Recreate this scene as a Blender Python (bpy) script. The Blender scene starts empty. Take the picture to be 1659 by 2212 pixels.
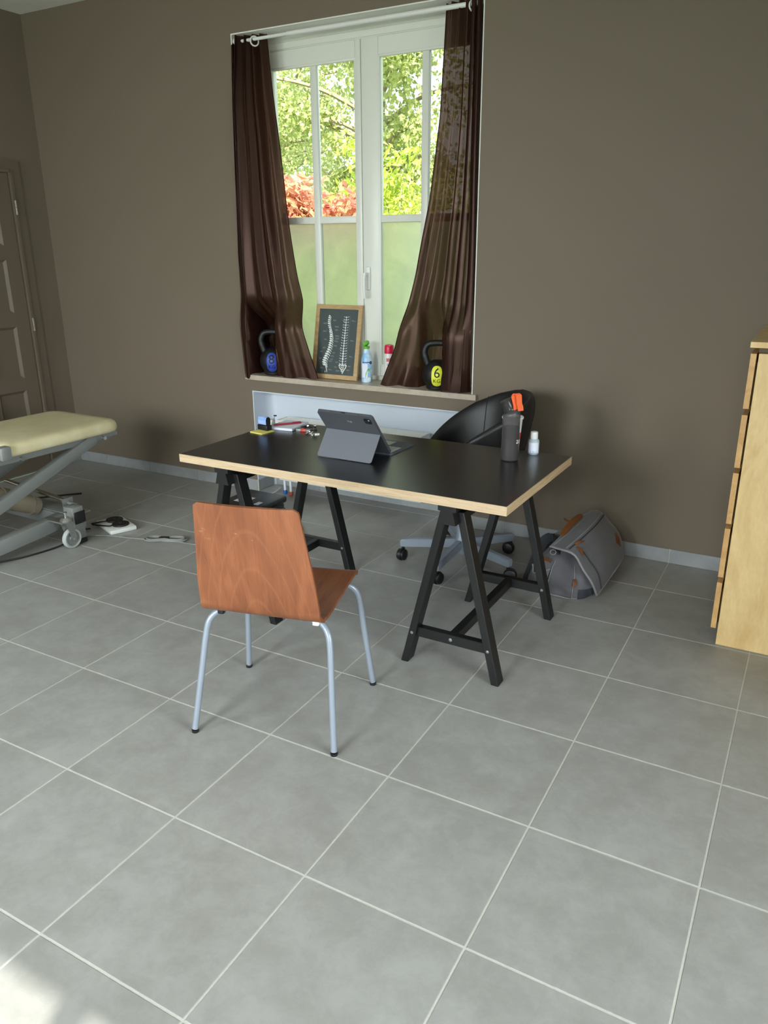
import bpy, bmesh, math, random
from mathutils import Vector, Matrix
import numpy as np

random.seed(7)
rng = np.random.default_rng(7)
scene = bpy.context.scene
COL = scene.collection
PI = math.pi

# ------------------------------------------------------------------ camera
cam_data = bpy.data.cameras.new('camera')
cam = bpy.data.objects.new('camera', cam_data)
COL.objects.link(cam)
cam_data.sensor_fit = 'HORIZONTAL'
cam_data.sensor_width = 36.0
cam_data.lens = 1662.26 * 36.0 / 1659.0
cam_data.clip_start = 0.02
cam.matrix_world = Matrix(((0.8740537, -0.1536878, 0.4608798, 1.40407),
                           (0.4857967, 0.2874689, -0.8254473, -0.82459),
                           (-0.0056275, 0.9453791, 0.3259243, 1.54008),
                           (0, 0, 0, 1)))
scene.camera = cam

# ------------------------------------------------------------------ sky
world = bpy.data.worlds.new('world')
scene.world = world
world.use_nodes = True
bg = world.node_tree.nodes['Background']
bg.inputs[0].default_value = (0.80, 0.90, 1.0, 1)
bg.inputs[1].default_value = 2.6

# ------------------------------------------------------------------ sun and daylight at the unseen windows
def lamp(name, kind, loc, direction, energy, color=(1, 1, 1), sx=1, sy=1, angle=0.01):
    d = bpy.data.lights.new(name, kind)
    o = bpy.data.objects.new(name, d)
    COL.objects.link(o)
    o.location = loc
    o.rotation_euler = Vector(direction).to_track_quat('-Z', 'Y').to_euler()
    d.energy = energy
    d.color = color
    if kind == 'AREA':
        d.shape = 'RECTANGLE'
        d.size = sx
        d.size_y = sy
    if kind == 'SUN':
        d.angle = angle
    return o

lamp('sun', 'SUN', (4, -8, 8), (-0.377, 0.657, -0.656), 15.0, (1.0, 0.95, 0.87), angle=0.012)
# daylight falls in through the tall windows of the unseen walls, mostly downwards from the sky
for nm, loc, d, e, sx, sy in (('daylight_rear_lamp', (1.60, -2.72, 1.74), (0, 1, -0.5), 24, 1.05, 1.3),
                              ('daylight_rear_lamp', (-0.30, -2.72, 1.74), (0, 1, -0.5), 54, 1.05, 1.3),
                              ('daylight_rear_lamp', (-2.30, -2.72, 1.74), (0, 1, -0.5), 52, 1.05, 1.3),  # lamp added to brighten the treatment table, its window is made up
                              ('daylight_side_window', (3.62, -0.20, 1.60), (-1, 0, -0.35), 58, 1.8, 1.2)):
    lamp(nm, 'AREA', loc, d, e, (0.93, 0.97, 1.0), sx, sy).data.spread = math.radians(105)

# ------------------------------------------------------------------ exposure
vs = scene.view_settings
scene.display_settings.display_device = 'sRGB'
vs.view_transform = 'Standard'
vs.look = 'None'
vs.gamma = 1.0
vs.use_curve_mapping = False
vs.exposure = 0.0
scene.cycles.use_denoising = True
scene.cycles.max_bounces = 10
scene.cycles.diffuse_bounces = 5
scene.cycles.transparent_max_bounces = 24
scene.cycles.transmission_bounces = 8
scene.cycles.sample_clamp_indirect = 6.0
scene.cycles.caustics_refractive = True

# ------------------------------------------------------------------ materials
def srgb(r, g, b):
    f = lambda c: (c / 255) / 12.92 if c / 255 <= 0.04045 else ((c / 255 + 0.055) / 1.055) ** 2.4
    return (f(r), f(g), f(b), 1)

def mix_col(nt, fac, a, b):
    m = nt.nodes.new('ShaderNodeMix')
    m.data_type = 'RGBA'
    m.inputs[6].default_value = a
    m.inputs[7].default_value = b
    if fac is not None:
        nt.links.new(fac, m.inputs[0])
    return m

def coords(nt, kind='Object', scale=(1, 1, 1), rand=0.0):
    tc = nt.nodes.new('ShaderNodeTexCoord')
    mp = nt.nodes.new('ShaderNodeMapping')
    mp.inputs['Scale'].default_value = scale
    nt.links.new(tc.outputs[kind], mp.inputs['Vector'])
    if rand:
        oi = nt.nodes.new('ShaderNodeObjectInfo')
        mu = nt.nodes.new('ShaderNodeMath')
        mu.operation = 'MULTIPLY'
        mu.inputs[1].default_value = rand
        nt.links.new(oi.outputs['Random'], mu.inputs[0])
        cb = nt.nodes.new('ShaderNodeCombineXYZ')
        for i in range(3):
            nt.links.new(mu.outputs[0], cb.inputs[i])
        nt.links.new(cb.outputs[0], mp.inputs['Location'])
    return mp.outputs[0]

def noise(nt, vec, scale, detail=4, rough=0.55, dist=0.0):
    n = nt.nodes.new('ShaderNodeTexNoise')
    n.inputs['Scale'].default_value = scale
    n.inputs['Detail'].default_value = detail
    n.inputs['Roughness'].default_value = rough
    n.inputs['Distortion'].default_value = dist
    nt.links.new(vec, n.inputs['Vector'])
    return n.outputs['Fac']

def ramp(nt, fac, p0, p1):
    r = nt.nodes.new('ShaderNodeMapRange')
    r.inputs['From Min'].default_value = p0
    r.inputs['From Max'].default_value = p1
    nt.links.new(fac, r.inputs['Value'])
    return r.outputs[0]

def bump(nt, height, strength, dist=0.01):
    b = nt.nodes.new('ShaderNodeBump')
    b.inputs['Strength'].default_value = strength
    b.inputs['Distance'].default_value = dist
    nt.links.new(height, b.inputs['Height'])
    return b.outputs[0]

def new_mat(name):
    m = bpy.data.materials.new(name)
    m.use_nodes = True
    return m, m.node_tree, m.node_tree.nodes['Principled BSDF']

def mat(name, c, rough=0.5, metal=0.0, var=0.08, scale=20, bmp=0.0, spec=0.5, sheen=0.0, coat=0.0, trans=0.0):
    """plain procedural material: base colour with a little noise variation"""
    m, nt, p = new_mat(name)
    v = coords(nt)
    n = noise(nt, v, scale)
    d = tuple(max(0, x * (1 - var)) for x in c[:3]) + (1,)
    l = tuple(min(1, x * (1 + var)) for x in c[:3]) + (1,)
    mx = mix_col(nt, n, d, l)
    nt.links.new(mx.outputs[2], p.inputs['Base Color'])
    p.inputs['Roughness'].default_value = rough
    p.inputs['Metallic'].default_value = metal
    p.inputs['Specular IOR Level'].default_value = spec
    if sheen:
        p.inputs['Sheen Weight'].default_value = sheen
    if coat:
        p.inputs['Coat Weight'].default_value = coat
    if trans:
        p.inputs['Transmission Weight'].default_value = trans
    if bmp:
        nt.links.new(bump(nt, n, bmp), p.inputs['Normal'])
    return m

def wood(name, c1, c2, axis_scale=(1, 12, 12), scale=3.0, rough=0.45, coat=0.0, contrast=(0.3, 0.7), dist=1.2, fine=0.3):
    m, nt, p = new_mat(name)
    v = coords(nt, scale=axis_scale)
    n1 = noise(nt, v, scale, 5, 0.55, dist)
    v2 = coords(nt, scale=tuple(a * 6 for a in axis_scale))
    n2 = noise(nt, v2, scale * 3, 3, 0.6, 0.2)
    f = ramp(nt, n1, *contrast)
    mx = mix_col(nt, f, c1, c2)
    mul = nt.nodes.new('ShaderNodeMix')
    mul.data_type = 'RGBA'
    mul.blend_type = 'MULTIPLY'
    mul.inputs[0].default_value = fine
    nt.links.new(mx.outputs[2], mul.inputs[6])
    rr = ramp(nt, n2, 0.1, 0.6)
    nt.links.new(rr, mul.inputs[7])
    nt.links.new(mul.outputs[2], p.inputs['Base Color'])
    p.inputs['Roughness'].default_value = rough
    p.inputs['Coat Weight'].default_value = coat
    nt.links.new(bump(nt, n2, 0.03, 0.003), p.inputs['Normal'])
    return m

M = {}
# wall paint: one taupe everywhere, slightly rolled texture
def wall_paint():
    m, nt, p = new_mat('taupe_wall_paint')
    v = coords(nt)
    n = noise(nt, v, 1.3, 3)
    mx = mix_col(nt, n, srgb(114, 102, 88), srgb(120, 108, 94))
    nt.links.new(mx.outputs[2], p.inputs['Base Color'])
    p.inputs['Roughness'].default_value = 0.62
    p.inputs['Specular IOR Level'].default_value = 0.3
    f = noise(nt, v, 260, 3)
    nt.links.new(bump(nt, f, 0.12, 0.002), p.inputs['Normal'])
    return m
M['wall'] = wall_paint()
M['door_paint'] = mat('taupe_door_paint', srgb(108, 96, 82), 0.45, var=0.04)
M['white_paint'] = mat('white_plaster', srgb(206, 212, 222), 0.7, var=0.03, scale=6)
M['ceiling'] = mat('white_ceiling_paint', srgb(232, 232, 226), 0.8, var=0.02, scale=5)
M['pvc'] = mat('white_window_frame', srgb(228, 228, 220), 0.35, var=0.02)
M['grout'] = mat('pale_grout', srgb(190, 188, 180), 0.9, var=0.15, scale=60)

def tile_mat(name, a, b, rand=37.0, rough=0.42):
    m, nt, p = new_mat(name)
    v = coords(nt, rand=rand)
    big = noise(nt, v, 4.0, 6, 0.6, 0.15)
    veins = noise(nt, v, 9.0, 10, 0.74, 0.25)
    f1 = ramp(nt, big, 0.32, 0.68)
    f2 = ramp(nt, veins, 0.40, 0.62)
    mx = mix_col(nt, f1, a, b)
    dk = mix_col(nt, f2, tuple(x * 0.93 for x in a[:3]) + (1,), tuple(min(1, x * 1.05) for x in b[:3]) + (1,))
    fin = nt.nodes.new('ShaderNodeMix')
    fin.data_type = 'RGBA'
    fin.inputs[0].default_value = 0.55
    nt.links.new(mx.outputs[2], fin.inputs[6])
    nt.links.new(dk.outputs[2], fin.inputs[7])
    nt.links.new(fin.outputs[2], p.inputs['Base Color'])
    rr = nt.nodes.new('ShaderNodeMapRange')
    rr.inputs['To Min'].default_value = rough - 0.05
    rr.inputs['To Max'].default_value = rough + 0.08
    nt.links.new(veins, rr.inputs['Value'])
    nt.links.new(rr.outputs[0], p.inputs['Roughness'])
    nt.links.new(bump(nt, veins, 0.06, 0.003), p.inputs['Normal'])
    return m
M['tile'] = tile_mat('grey_stoneware_tile', srgb(145, 143, 139), srgb(158, 157, 154))
M['skirting'] = tile_mat('grey_skirting_tile', srgb(146, 147, 148), srgb(158, 160, 162), 11.0)
M['sill'] = tile_mat('beige_pink_stone', srgb(172, 156, 140), srgb(196, 182, 166), 5.0, 0.3)

M['black_lam'] = mat('black_desk_laminate', srgb(16, 16, 17), 0.30, var=0.06, scale=90, spec=0.8)
_p = M['black_lam'].node_tree.nodes['Principled BSDF']
_p.inputs['Coat Weight'].default_value = 0.2
_p.inputs['Coat Roughness'].default_value = 0.28
M['oak_edge'] = wood('pale_oak_edge', srgb(214, 190, 158), srgb(190, 162, 128), (2, 30, 60), 2.5, 0.5, contrast=(0.35, 0.65), fine=0.35)
M['black_wood'] = mat('black_painted_wood', srgb(17, 17, 18), 0.42, var=0.1, scale=40)
M['bolt'] = mat('zinc_bolt', srgb(190, 190, 190), 0.3, 1.0)

def ply_mat():
    m, nt, p = new_mat('stained_beech_plywood')
    v = coords(nt, scale=(6, 1.3, 1.3))
    n1 = noise(nt, v, 2.2, 4, 0.5, 1.5)
    w = nt.nodes.new('ShaderNodeTexWave')
    w.wave_type = 'RINGS'
    w.rings_direction = 'Y'
    w.inputs['Scale'].default_value = 2.2
    w.inputs['Distortion'].default_value = 3.5
    w.inputs['Detail'].default_value = 2.0
    w.inputs['Detail Scale'].default_value = 0.6
    vv = coords(nt, scale=(5.0, 0.4, 1.15))
    nt.links.new(vv, w.inputs['Vector'])
    a = mix_col(nt, ramp(nt, n1, 0.3, 0.7), srgb(122, 70, 43), srgb(152, 92, 60))
    fw = ramp(nt, w.outputs['Fac'], -0.10, 0.06)
    b = mix_col(nt, fw, srgb(156, 98, 65), (0, 0, 0, 1))
    nt.links.new(a.outputs[2], b.inputs[7])
    v3 = coords(nt, scale=(60, 6, 2.2))
    n3 = noise(nt, v3, 5, 3)
    mul = nt.nodes.new('ShaderNodeMix')
    mul.data_type = 'RGBA'
    mul.blend_type = 'MULTIPLY'
    mul.inputs[0].default_value = 0.22
    nt.links.new(b.outputs[2], mul.inputs[6])
    nt.links.new(ramp(nt, n3, 0.2, 0.6), mul.inputs[7])
    # pale scuff marks across the back
    vs_ = coords(nt, scale=(7, 7, 30))
    n4 = noise(nt, vs_, 2.2, 4, 0.7)
    sx = nt.nodes.new('ShaderNodeSeparateXYZ')
    tc = nt.nodes.new('ShaderNodeTexCoord')
    nt.links.new(tc.outputs['Object'], sx.inputs[0])
    band = nt.nodes.new('ShaderNodeMapRange')
    band.interpolation_type = 'SMOOTHSTEP'
    band.inputs['From Min'].default_value = 0.035
    band.inputs['From Max'].default_value = 0.0
    d = nt.nodes.new('ShaderNodeMath'); d.operation = 'SUBTRACT'; d.inputs[1].default_value = 0.735
    nt.links.new(sx.outputs['Z'], d.inputs[0])
    ab = nt.nodes.new('ShaderNodeMath'); ab.operation = 'ABSOLUTE'
    nt.links.new(d.outputs[0], ab.inputs[0])
    nt.links.new(ab.outputs[0], band.inputs['Value'])
    xb = nt.nodes.new('ShaderNodeMath'); xb.operation = 'LESS_THAN'; xb.inputs[1].default_value = 0.03
    nt.links.new(sx.outputs['X'], xb.inputs[0])
    s1 = nt.nodes.new('ShaderNodeMath'); s1.operation = 'MULTIPLY'
    nt.links.new(band.outputs[0], s1.inputs[0]); nt.links.new(xb.outputs[0], s1.inputs[1])
    s2 = nt.nodes.new('ShaderNodeMath'); s2.operation = 'MULTIPLY'
    nt.links.new(s1.outputs[0], s2.inputs[0]); nt.links.new(ramp(nt, n4, 0.62, 0.74), s2.inputs[1])
    sc = mix_col(nt, s2.outputs[0], (0, 0, 0, 1), srgb(214, 186, 160))
    nt.links.new(mul.outputs[2], sc.inputs[6])
    nt.links.new(sc.outputs[2], p.inputs['Base Color'])
    p.inputs['Roughness'].default_value = 0.42
    return m
M['ply'] = ply_mat()
M['ply_edge'] = wood('plywood_edge', srgb(176, 108, 58), srgb(126, 66, 32), (1, 1, 40), 4)
M['grey_metal'] = mat('silver_grey_powder_coat', srgb(142, 150, 162), 0.38, 0.25, var=0.03)
M['grey_frame'] = mat('grey_painted_steel', srgb(138, 140, 138), 0.4, 0.2, var=0.05)
M['chrome'] = mat('chrome', srgb(225, 225, 225), 0.08, 1.0, var=0.01)
M['zinc'] = mat('zinc_plated_steel', srgb(200, 200, 198), 0.28, 0.9, var=0.04)
M['black_plastic'] = mat('black_plastic', srgb(22, 22, 23), 0.42, var=0.08)
M['rubber'] = mat('black_rubber', srgb(26, 26, 26), 0.6, var=0.1)
M['grey_rubber'] = mat('pale_grey_rubber_tyre', srgb(176, 180, 178), 0.6)
M['black_leather'] = mat('black_leatherette', srgb(24, 24, 26), 0.42, var=0.15, scale=180, bmp=0.06)
M['cream_vinyl'] = None
def vinyl():
    m, nt, p = new_mat('cream_vinyl')
    v = coords(nt)
    n = noise(nt, v, 5, 5, 0.6, 0.8)
    mx = mix_col(nt, ramp(nt, n, 0.35, 0.7), srgb(212, 200, 158), srgb(228, 218, 182))
    nt.links.new(mx.outputs[2], p.inputs['Base Color'])
    p.inputs['Roughness'].default_value = 0.38
    f = noise(nt, v, 220, 2)
    nt.links.new(bump(nt, f, 0.06, 0.002), p.inputs['Normal'])
    return m
M['cream_vinyl'] = vinyl()
M['beige_plastic'] = mat('beige_motor_housing', srgb(150, 138, 118), 0.5)
M['birch'] = wood('birch_veneer', srgb(236, 204, 148), srgb(216, 178, 120), (2.2, 3, 0.7), 2.4, 0.42, contrast=(0.35, 0.68), dist=2.2, fine=0.12)
M['birch_front'] = wood('birch_drawer_front', srgb(222, 176, 116), srgb(196, 148, 92), (3, 1, 5), 3, 0.42, fine=0.15)
M['dark_gap'] = mat('dark_recess', srgb(96, 82, 58), 0.7)
M['white_enamel'] = mat('white_radiator_enamel', srgb(224, 224, 218), 0.35, var=0.02)
M['pipe_white'] = mat('white_pipe', srgb(228, 232, 238), 0.35, var=0.02)
M['blue_cap'] = mat('blue_pipe_cap', srgb(30, 100, 180), 0.45)
M['red_cap'] = mat('red_pipe_cap', srgb(200, 90, 70), 0.45)
M['frame_wood'] = wood('light_oak_picture_frame', srgb(196, 164, 118), srgb(174, 140, 96), (3, 3, 12), 3, 0.45)
M['chalkboard'] = mat('chalkboard_print', srgb(62, 72, 72), 0.55, var=0.22, scale=9)
M['chalk'] = mat('chalk_white_print', srgb(222, 226, 224), 0.7, var=0.12, scale=120)
M['chalk_dim'] = mat('chalk_grey_print', srgb(138, 146, 146), 0.7, var=0.2, scale=150)
M['kb_black'] = mat('black_rubber_coating', srgb(20, 20, 22), 0.5, var=0.12, scale=120, bmp=0.05)
M['kb_blue'] = mat('blue_weight_badge', srgb(52, 74, 172), 0.45, var=0.05)
M['kb_yellow'] = mat('yellow_weight_badge', srgb(226, 230, 66), 0.45, var=0.05)
M['ink'] = mat('black_print', srgb(14, 14, 16), 0.6)
M['can_white'] = mat('white_can', srgb(226, 220, 220), 0.3, var=0.02)
M['can_red'] = mat('red_cap', srgb(214, 24, 66), 0.35, var=0.03)
M['can_pink'] = mat('pink_print', srgb(206, 110, 126), 0.5)
M['grey_print'] = mat('grey_print', srgb(110, 106, 112), 0.5)
M['leaf_green'] = mat('green_leaf_print', srgb(96, 186, 52), 0.4, var=0.15, scale=30)
M['spray_green'] = mat('green_spray_cap', srgb(104, 178, 62), 0.4)
M['navy'] = mat('navy_print', srgb(34, 52, 120), 0.4)
M['flower'] = mat('white_flower_print', srgb(240, 240, 226), 0.5)
def blue_can():
    m, nt, p = new_mat('pale_blue_can')
    tc = nt.nodes.new('ShaderNodeTexCoord')
    sp = nt.nodes.new('ShaderNodeSeparateXYZ')
    nt.links.new(tc.outputs['Object'], sp.inputs[0])
    n = noise(nt, coords(nt), 18, 3)
    mx = mix_col(nt, ramp(nt, n, 0.45, 0.62), srgb(134, 182, 226), srgb(206, 226, 242))
    nt.links.new(mx.outputs[2], p.inputs['Base Color'])
    p.inputs['Roughness'].default_value = 0.3
    return m
M['can_blue'] = blue_can()
M['tablet_grey'] = mat('charcoal_woven_case', srgb(74, 76, 82), 0.65, var=0.14, scale=420, bmp=0.03)
M['tablet_flap'] = mat('grey_woven_kickstand', srgb(104, 106, 114), 0.65, var=0.16, scale=420, bmp=0.03)
M['glass_black'] = mat('black_glass', srgb(12, 12, 14), 0.08)
M['key_grey'] = mat('grey_keycap', srgb(150, 156, 152), 0.45)
M['pad_grey'] = mat('grey_trackpad', srgb(122, 130, 126), 0.3)
M['logo_grey'] = mat('light_grey_logo', srgb(176, 178, 182), 0.4)
M['paper'] = mat('white_paper', srgb(226, 228, 242), 0.8, var=0.02)
M['yellow_paper'] = mat('yellow_sticky_paper', srgb(232, 218, 120), 0.8, var=0.03)
M['red_pen'] = mat('dark_red_pen', srgb(150, 30, 52), 0.35)
M['white_plastic'] = mat('white_plastic', srgb(232, 232, 230), 0.4, var=0.02)
M['orange'] = mat('orange_silicone', srgb(240, 104, 52), 0.5, var=0.03)
M['red_plastic'] = mat('red_plastic', srgb(214, 70, 56), 0.4)
M['blue_print'] = mat('blue_label_print', srgb(120, 170, 214), 0.5)
def stamp_blue():
    m, nt, p = new_mat('blue_gradient_stamp_body')
    n = noise(nt, coords(nt, scale=(1, 1, 2)), 26, 2, 0.5, 1.0)
    mx = mix_col(nt, ramp(nt, n, 0.3, 0.7), srgb(96, 156, 226), srgb(188, 196, 240))
    nt.links.new(mx.outputs[2], p.inputs['Base Color'])
    p.inputs['Roughness'].default_value = 0.25
    return m
M['stamp_blue'] = stamp_blue()
M['canvas'] = mat('grey_washed_canvas', srgb(96, 94, 98), 0.9, var=0.22, scale=22, bmp=0.15, sheen=0.2)
M['canvas_edge'] = mat('pale_grey_piping', srgb(138, 138, 138), 0.85, var=0.1)
M['canvas_dark'] = mat('dark_grey_webbing', srgb(52, 54, 60), 0.85, var=0.15, scale=60)
M['tan_leather'] = mat('tan_leather', srgb(122, 72, 36), 0.5, var=0.2, scale=40)
M['case_black'] = mat('black_case_plastic', srgb(26, 27, 30), 0.35, var=0.08)
M['label_paper'] = mat('white_sticker', srgb(206, 210, 214), 0.6, var=0.08, scale=90)
M['cord_white'] = mat('cream_cord', srgb(206, 202, 186), 0.6)
M['cord_grey'] = mat('grey_cord', srgb(128, 128, 124), 0.55)
M['cord_black'] = mat('black_cord', srgb(20, 20, 20), 0.5)
M['hinge'] = mat('painted_hinge', srgb(132, 122, 108), 0.35, 0.3)
M['lens'] = mat('dark_lens', srgb(24, 26, 30), 0.15)

def glass_mat():
    m = bpy.data.materials.new('clear_glass')
    m.use_nodes = True
    nt = m.node_tree
    nt.nodes.remove(nt.nodes['Principled BSDF'])
    out = nt.nodes['Material Output']
    t = nt.nodes.new('ShaderNodeBsdfTransparent')
    n = noise(nt, coords(nt), 3)
    mx = mix_col(nt, n, (0.93, 0.96, 0.94, 1), (0.96, 0.98, 0.97, 1))
    nt.links.new(mx.outputs[2], t.inputs[0])
    g = nt.nodes.new('ShaderNodeBsdfGlossy')
    g.inputs['Roughness'].default_value = 0.02
    fr = nt.nodes.new('ShaderNodeFresnel')
    fr.inputs[0].default_value = 1.3
    ms = nt.nodes.new('ShaderNodeMixShader')
    nt.links.new(fr.outputs[0], ms.inputs[0])
    nt.links.new(t.outputs[0], ms.inputs[1])
    nt.links.new(g.outputs[0], ms.inputs[2])
    nt.links.new(ms.outputs[0], out.inputs[0])
    return m
M['glass'] = glass_mat()

def frosted_mat():
    m = bpy.data.materials.new('frosted_glass')
    m.use_nodes = True
    nt = m.node_tree
    nt.nodes.remove(nt.nodes['Principled BSDF'])
    out = nt.nodes['Material Output']
    r = nt.nodes.new('ShaderNodeBsdfRefraction')
    r.inputs['Roughness'].default_value = 0.42
    r.inputs['IOR'].default_value = 1.25
    n = noise(nt, coords(nt), 7, 6, 0.65, 0.6)
    mx = mix_col(nt, ramp(nt, n, 0.3, 0.7), (0.72, 0.75, 0.71, 1), (0.90, 0.91, 0.88, 1))
    nt.links.new(mx.outputs[2], r.inputs[0])
    t = nt.nodes.new('ShaderNodeBsdfTranslucent')
    t.inputs[0].default_value = (0.62, 0.66, 0.64, 1)
    g = nt.nodes.new('ShaderNodeBsdfGlossy')
    g.inputs['Roughness'].default_value = 0.25
    a = nt.nodes.new('ShaderNodeMixShader')
    a.inputs[0].default_value = 0.30
    nt.links.new(r.outputs[0], a.inputs[1])
    nt.links.new(t.outputs[0], a.inputs[2])
    b = nt.nodes.new('ShaderNodeMixShader')
    b.inputs[0].default_value = 0.05
    nt.links.new(a.outputs[0], b.inputs[1])
    nt.links.new(g.outputs[0], b.inputs[2])
    nt.links.new(b.outputs[0], out.inputs[0])
    return m
M['frosted'] = frosted_mat()

def curtain_mat():
    m = bpy.data.materials.new('brown_satin_voile')
    m.use_nodes = True
    nt = m.node_tree
    p = nt.nodes['Principled BSDF']
    out = nt.nodes['Material Output']
    n = noise(nt, coords(nt, scale=(1, 1, 0.08)), 300, 2)
    mx = mix_col(nt, n, srgb(25, 11, 9), srgb(36, 17, 14))
    nt.links.new(mx.outputs[2], p.inputs['Base Color'])
    p.inputs['Roughness'].default_value = 0.34
    p.inputs['Specular IOR Level'].default_value = 0.5
    p.inputs['Specular Tint'].default_value = (0.85, 0.52, 0.44, 1)
    tl = nt.nodes.new('ShaderNodeBsdfTranslucent')
    tl.inputs[0].default_value = srgb(150, 104, 82)
    tr = nt.nodes.new('ShaderNodeBsdfTransparent')
    tr.inputs[0].default_value = srgb(196, 176, 160)
    a = nt.nodes.new('ShaderNodeMixShader')
    a.inputs[0].default_value = 0.2
    nt.links.new(p.outputs[0], a.inputs[1])
    nt.links.new(tl.outputs[0], a.inputs[2])
    b = nt.nodes.new('ShaderNodeMixShader')
    b.inputs[0].default_value = 0.075
    nt.links.new(a.outputs[0], b.inputs[1])
    nt.links.new(tr.outputs[0], b.inputs[2])
    nt.links.new(b.outputs[0], out.inputs[0])
    return m
M['curtain'] = curtain_mat()

def bottle_mat(name, c, tfac, rough=0.3):
    m = bpy.data.materials.new(name)
    m.use_nodes = True
    nt = m.node_tree
    p = nt.nodes['Principled BSDF']
    out = nt.nodes['Material Output']
    n = noise(nt, coords(nt), 14)
    mx = mix_col(nt, n, tuple(x * .9 for x in c[:3]) + (1,), tuple(x * 1.1 for x in c[:3]) + (1,))
    nt.links.new(mx.outputs[2], p.inputs['Base Color'])
    p.inputs['Roughness'].default_value = rough
    tr = nt.nodes.new('ShaderNodeBsdfTransparent')
    tr.inputs[0].default_value = tuple(min(1, x * 3 + .25) for x in c[:3]) + (1,)
    a = nt.nodes.new('ShaderNodeMixShader')
    a.inputs[0].default_value = tfac
    nt.links.new(p.outputs[0], a.inputs[1])
    nt.links.new(tr.outputs[0], a.inputs[2])
    nt.links.new(a.outputs[0], out.inputs[0])
    return m
M['bottle_grey'] = bottle_mat('smoky_frosted_plastic', srgb(92, 88, 90), 0.5, 0.3)
M['bottle_water'] = bottle_mat('water_tint', srgb(92, 84, 86), 0.45, 0.2)
M['bottle_neck'] = bottle_mat('smoky_clear_plastic', srgb(70, 70, 70), 0.35, 0.15)
M['bottle_clear'] = bottle_mat('clear_gel_bottle', srgb(206, 222, 232), 0.35, 0.25)

def leaf_mat(name, c1, c2, tcol):
    m = bpy.data.materials.new(name)
    m.use_nodes = True
    nt = m.node_tree
    p = nt.nodes['Principled BSDF']
    out = nt.nodes['Material Output']
    n = noise(nt, coords(nt), 2.2, 3)
    w = nt.nodes.new('ShaderNodeTexWhiteNoise')
    v = coords(nt, scale=(7, 7, 7))
    sn = nt.nodes.new('ShaderNodeVectorMath'); sn.operation = 'FLOOR'
    nt.links.new(v, sn.inputs[0]); nt.links.new(sn.outputs[0], w.inputs[0])
    av = nt.nodes.new('ShaderNodeMath'); av.operation = 'ADD'
    nt.links.new(n, av.inputs[0]); nt.links.new(w.outputs[0], av.inputs[1])
    mx = mix_col(nt, ramp(nt, av.outputs[0], 0.45, 1.5), c1, c2)
    nt.links.new(mx.outputs[2], p.inputs['Base Color'])
    p.inputs['Roughness'].default_value = 0.5
    tl = nt.nodes.new('ShaderNodeBsdfTranslucent')
    tl.inputs[0].default_value = tcol
    a = nt.nodes.new('ShaderNodeMixShader')
    a.inputs[0].default_value = 0.4
    nt.links.new(p.outputs[0], a.inputs[1])
    nt.links.new(tl.outputs[0], a.inputs[2])
    nt.links.new(a.outputs[0], out.inputs[0])
    return m
M['tree_leaf'] = leaf_mat('tree_leaves', srgb(134, 152, 94), srgb(208, 210, 146), srgb(204, 212, 140))
M['shrub_leaf'] = leaf_mat('shrub_leaves', srgb(150, 182, 66), srgb(212, 218, 104), srgb(210, 222, 100))
M['red_leaf'] = leaf_mat('red_leaves', srgb(204, 116, 108), srgb(222, 196, 140), srgb(224, 160, 138))
M['bark'] = mat('bark', srgb(150, 138, 116), 0.9, var=0.3, scale=12)
M['grass'] = mat('lawn', srgb(110, 134, 70), 0.9, var=0.25, scale=4)
M['outer_wall'] = mat('pale_render', srgb(214, 210, 200), 0.8)

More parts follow.
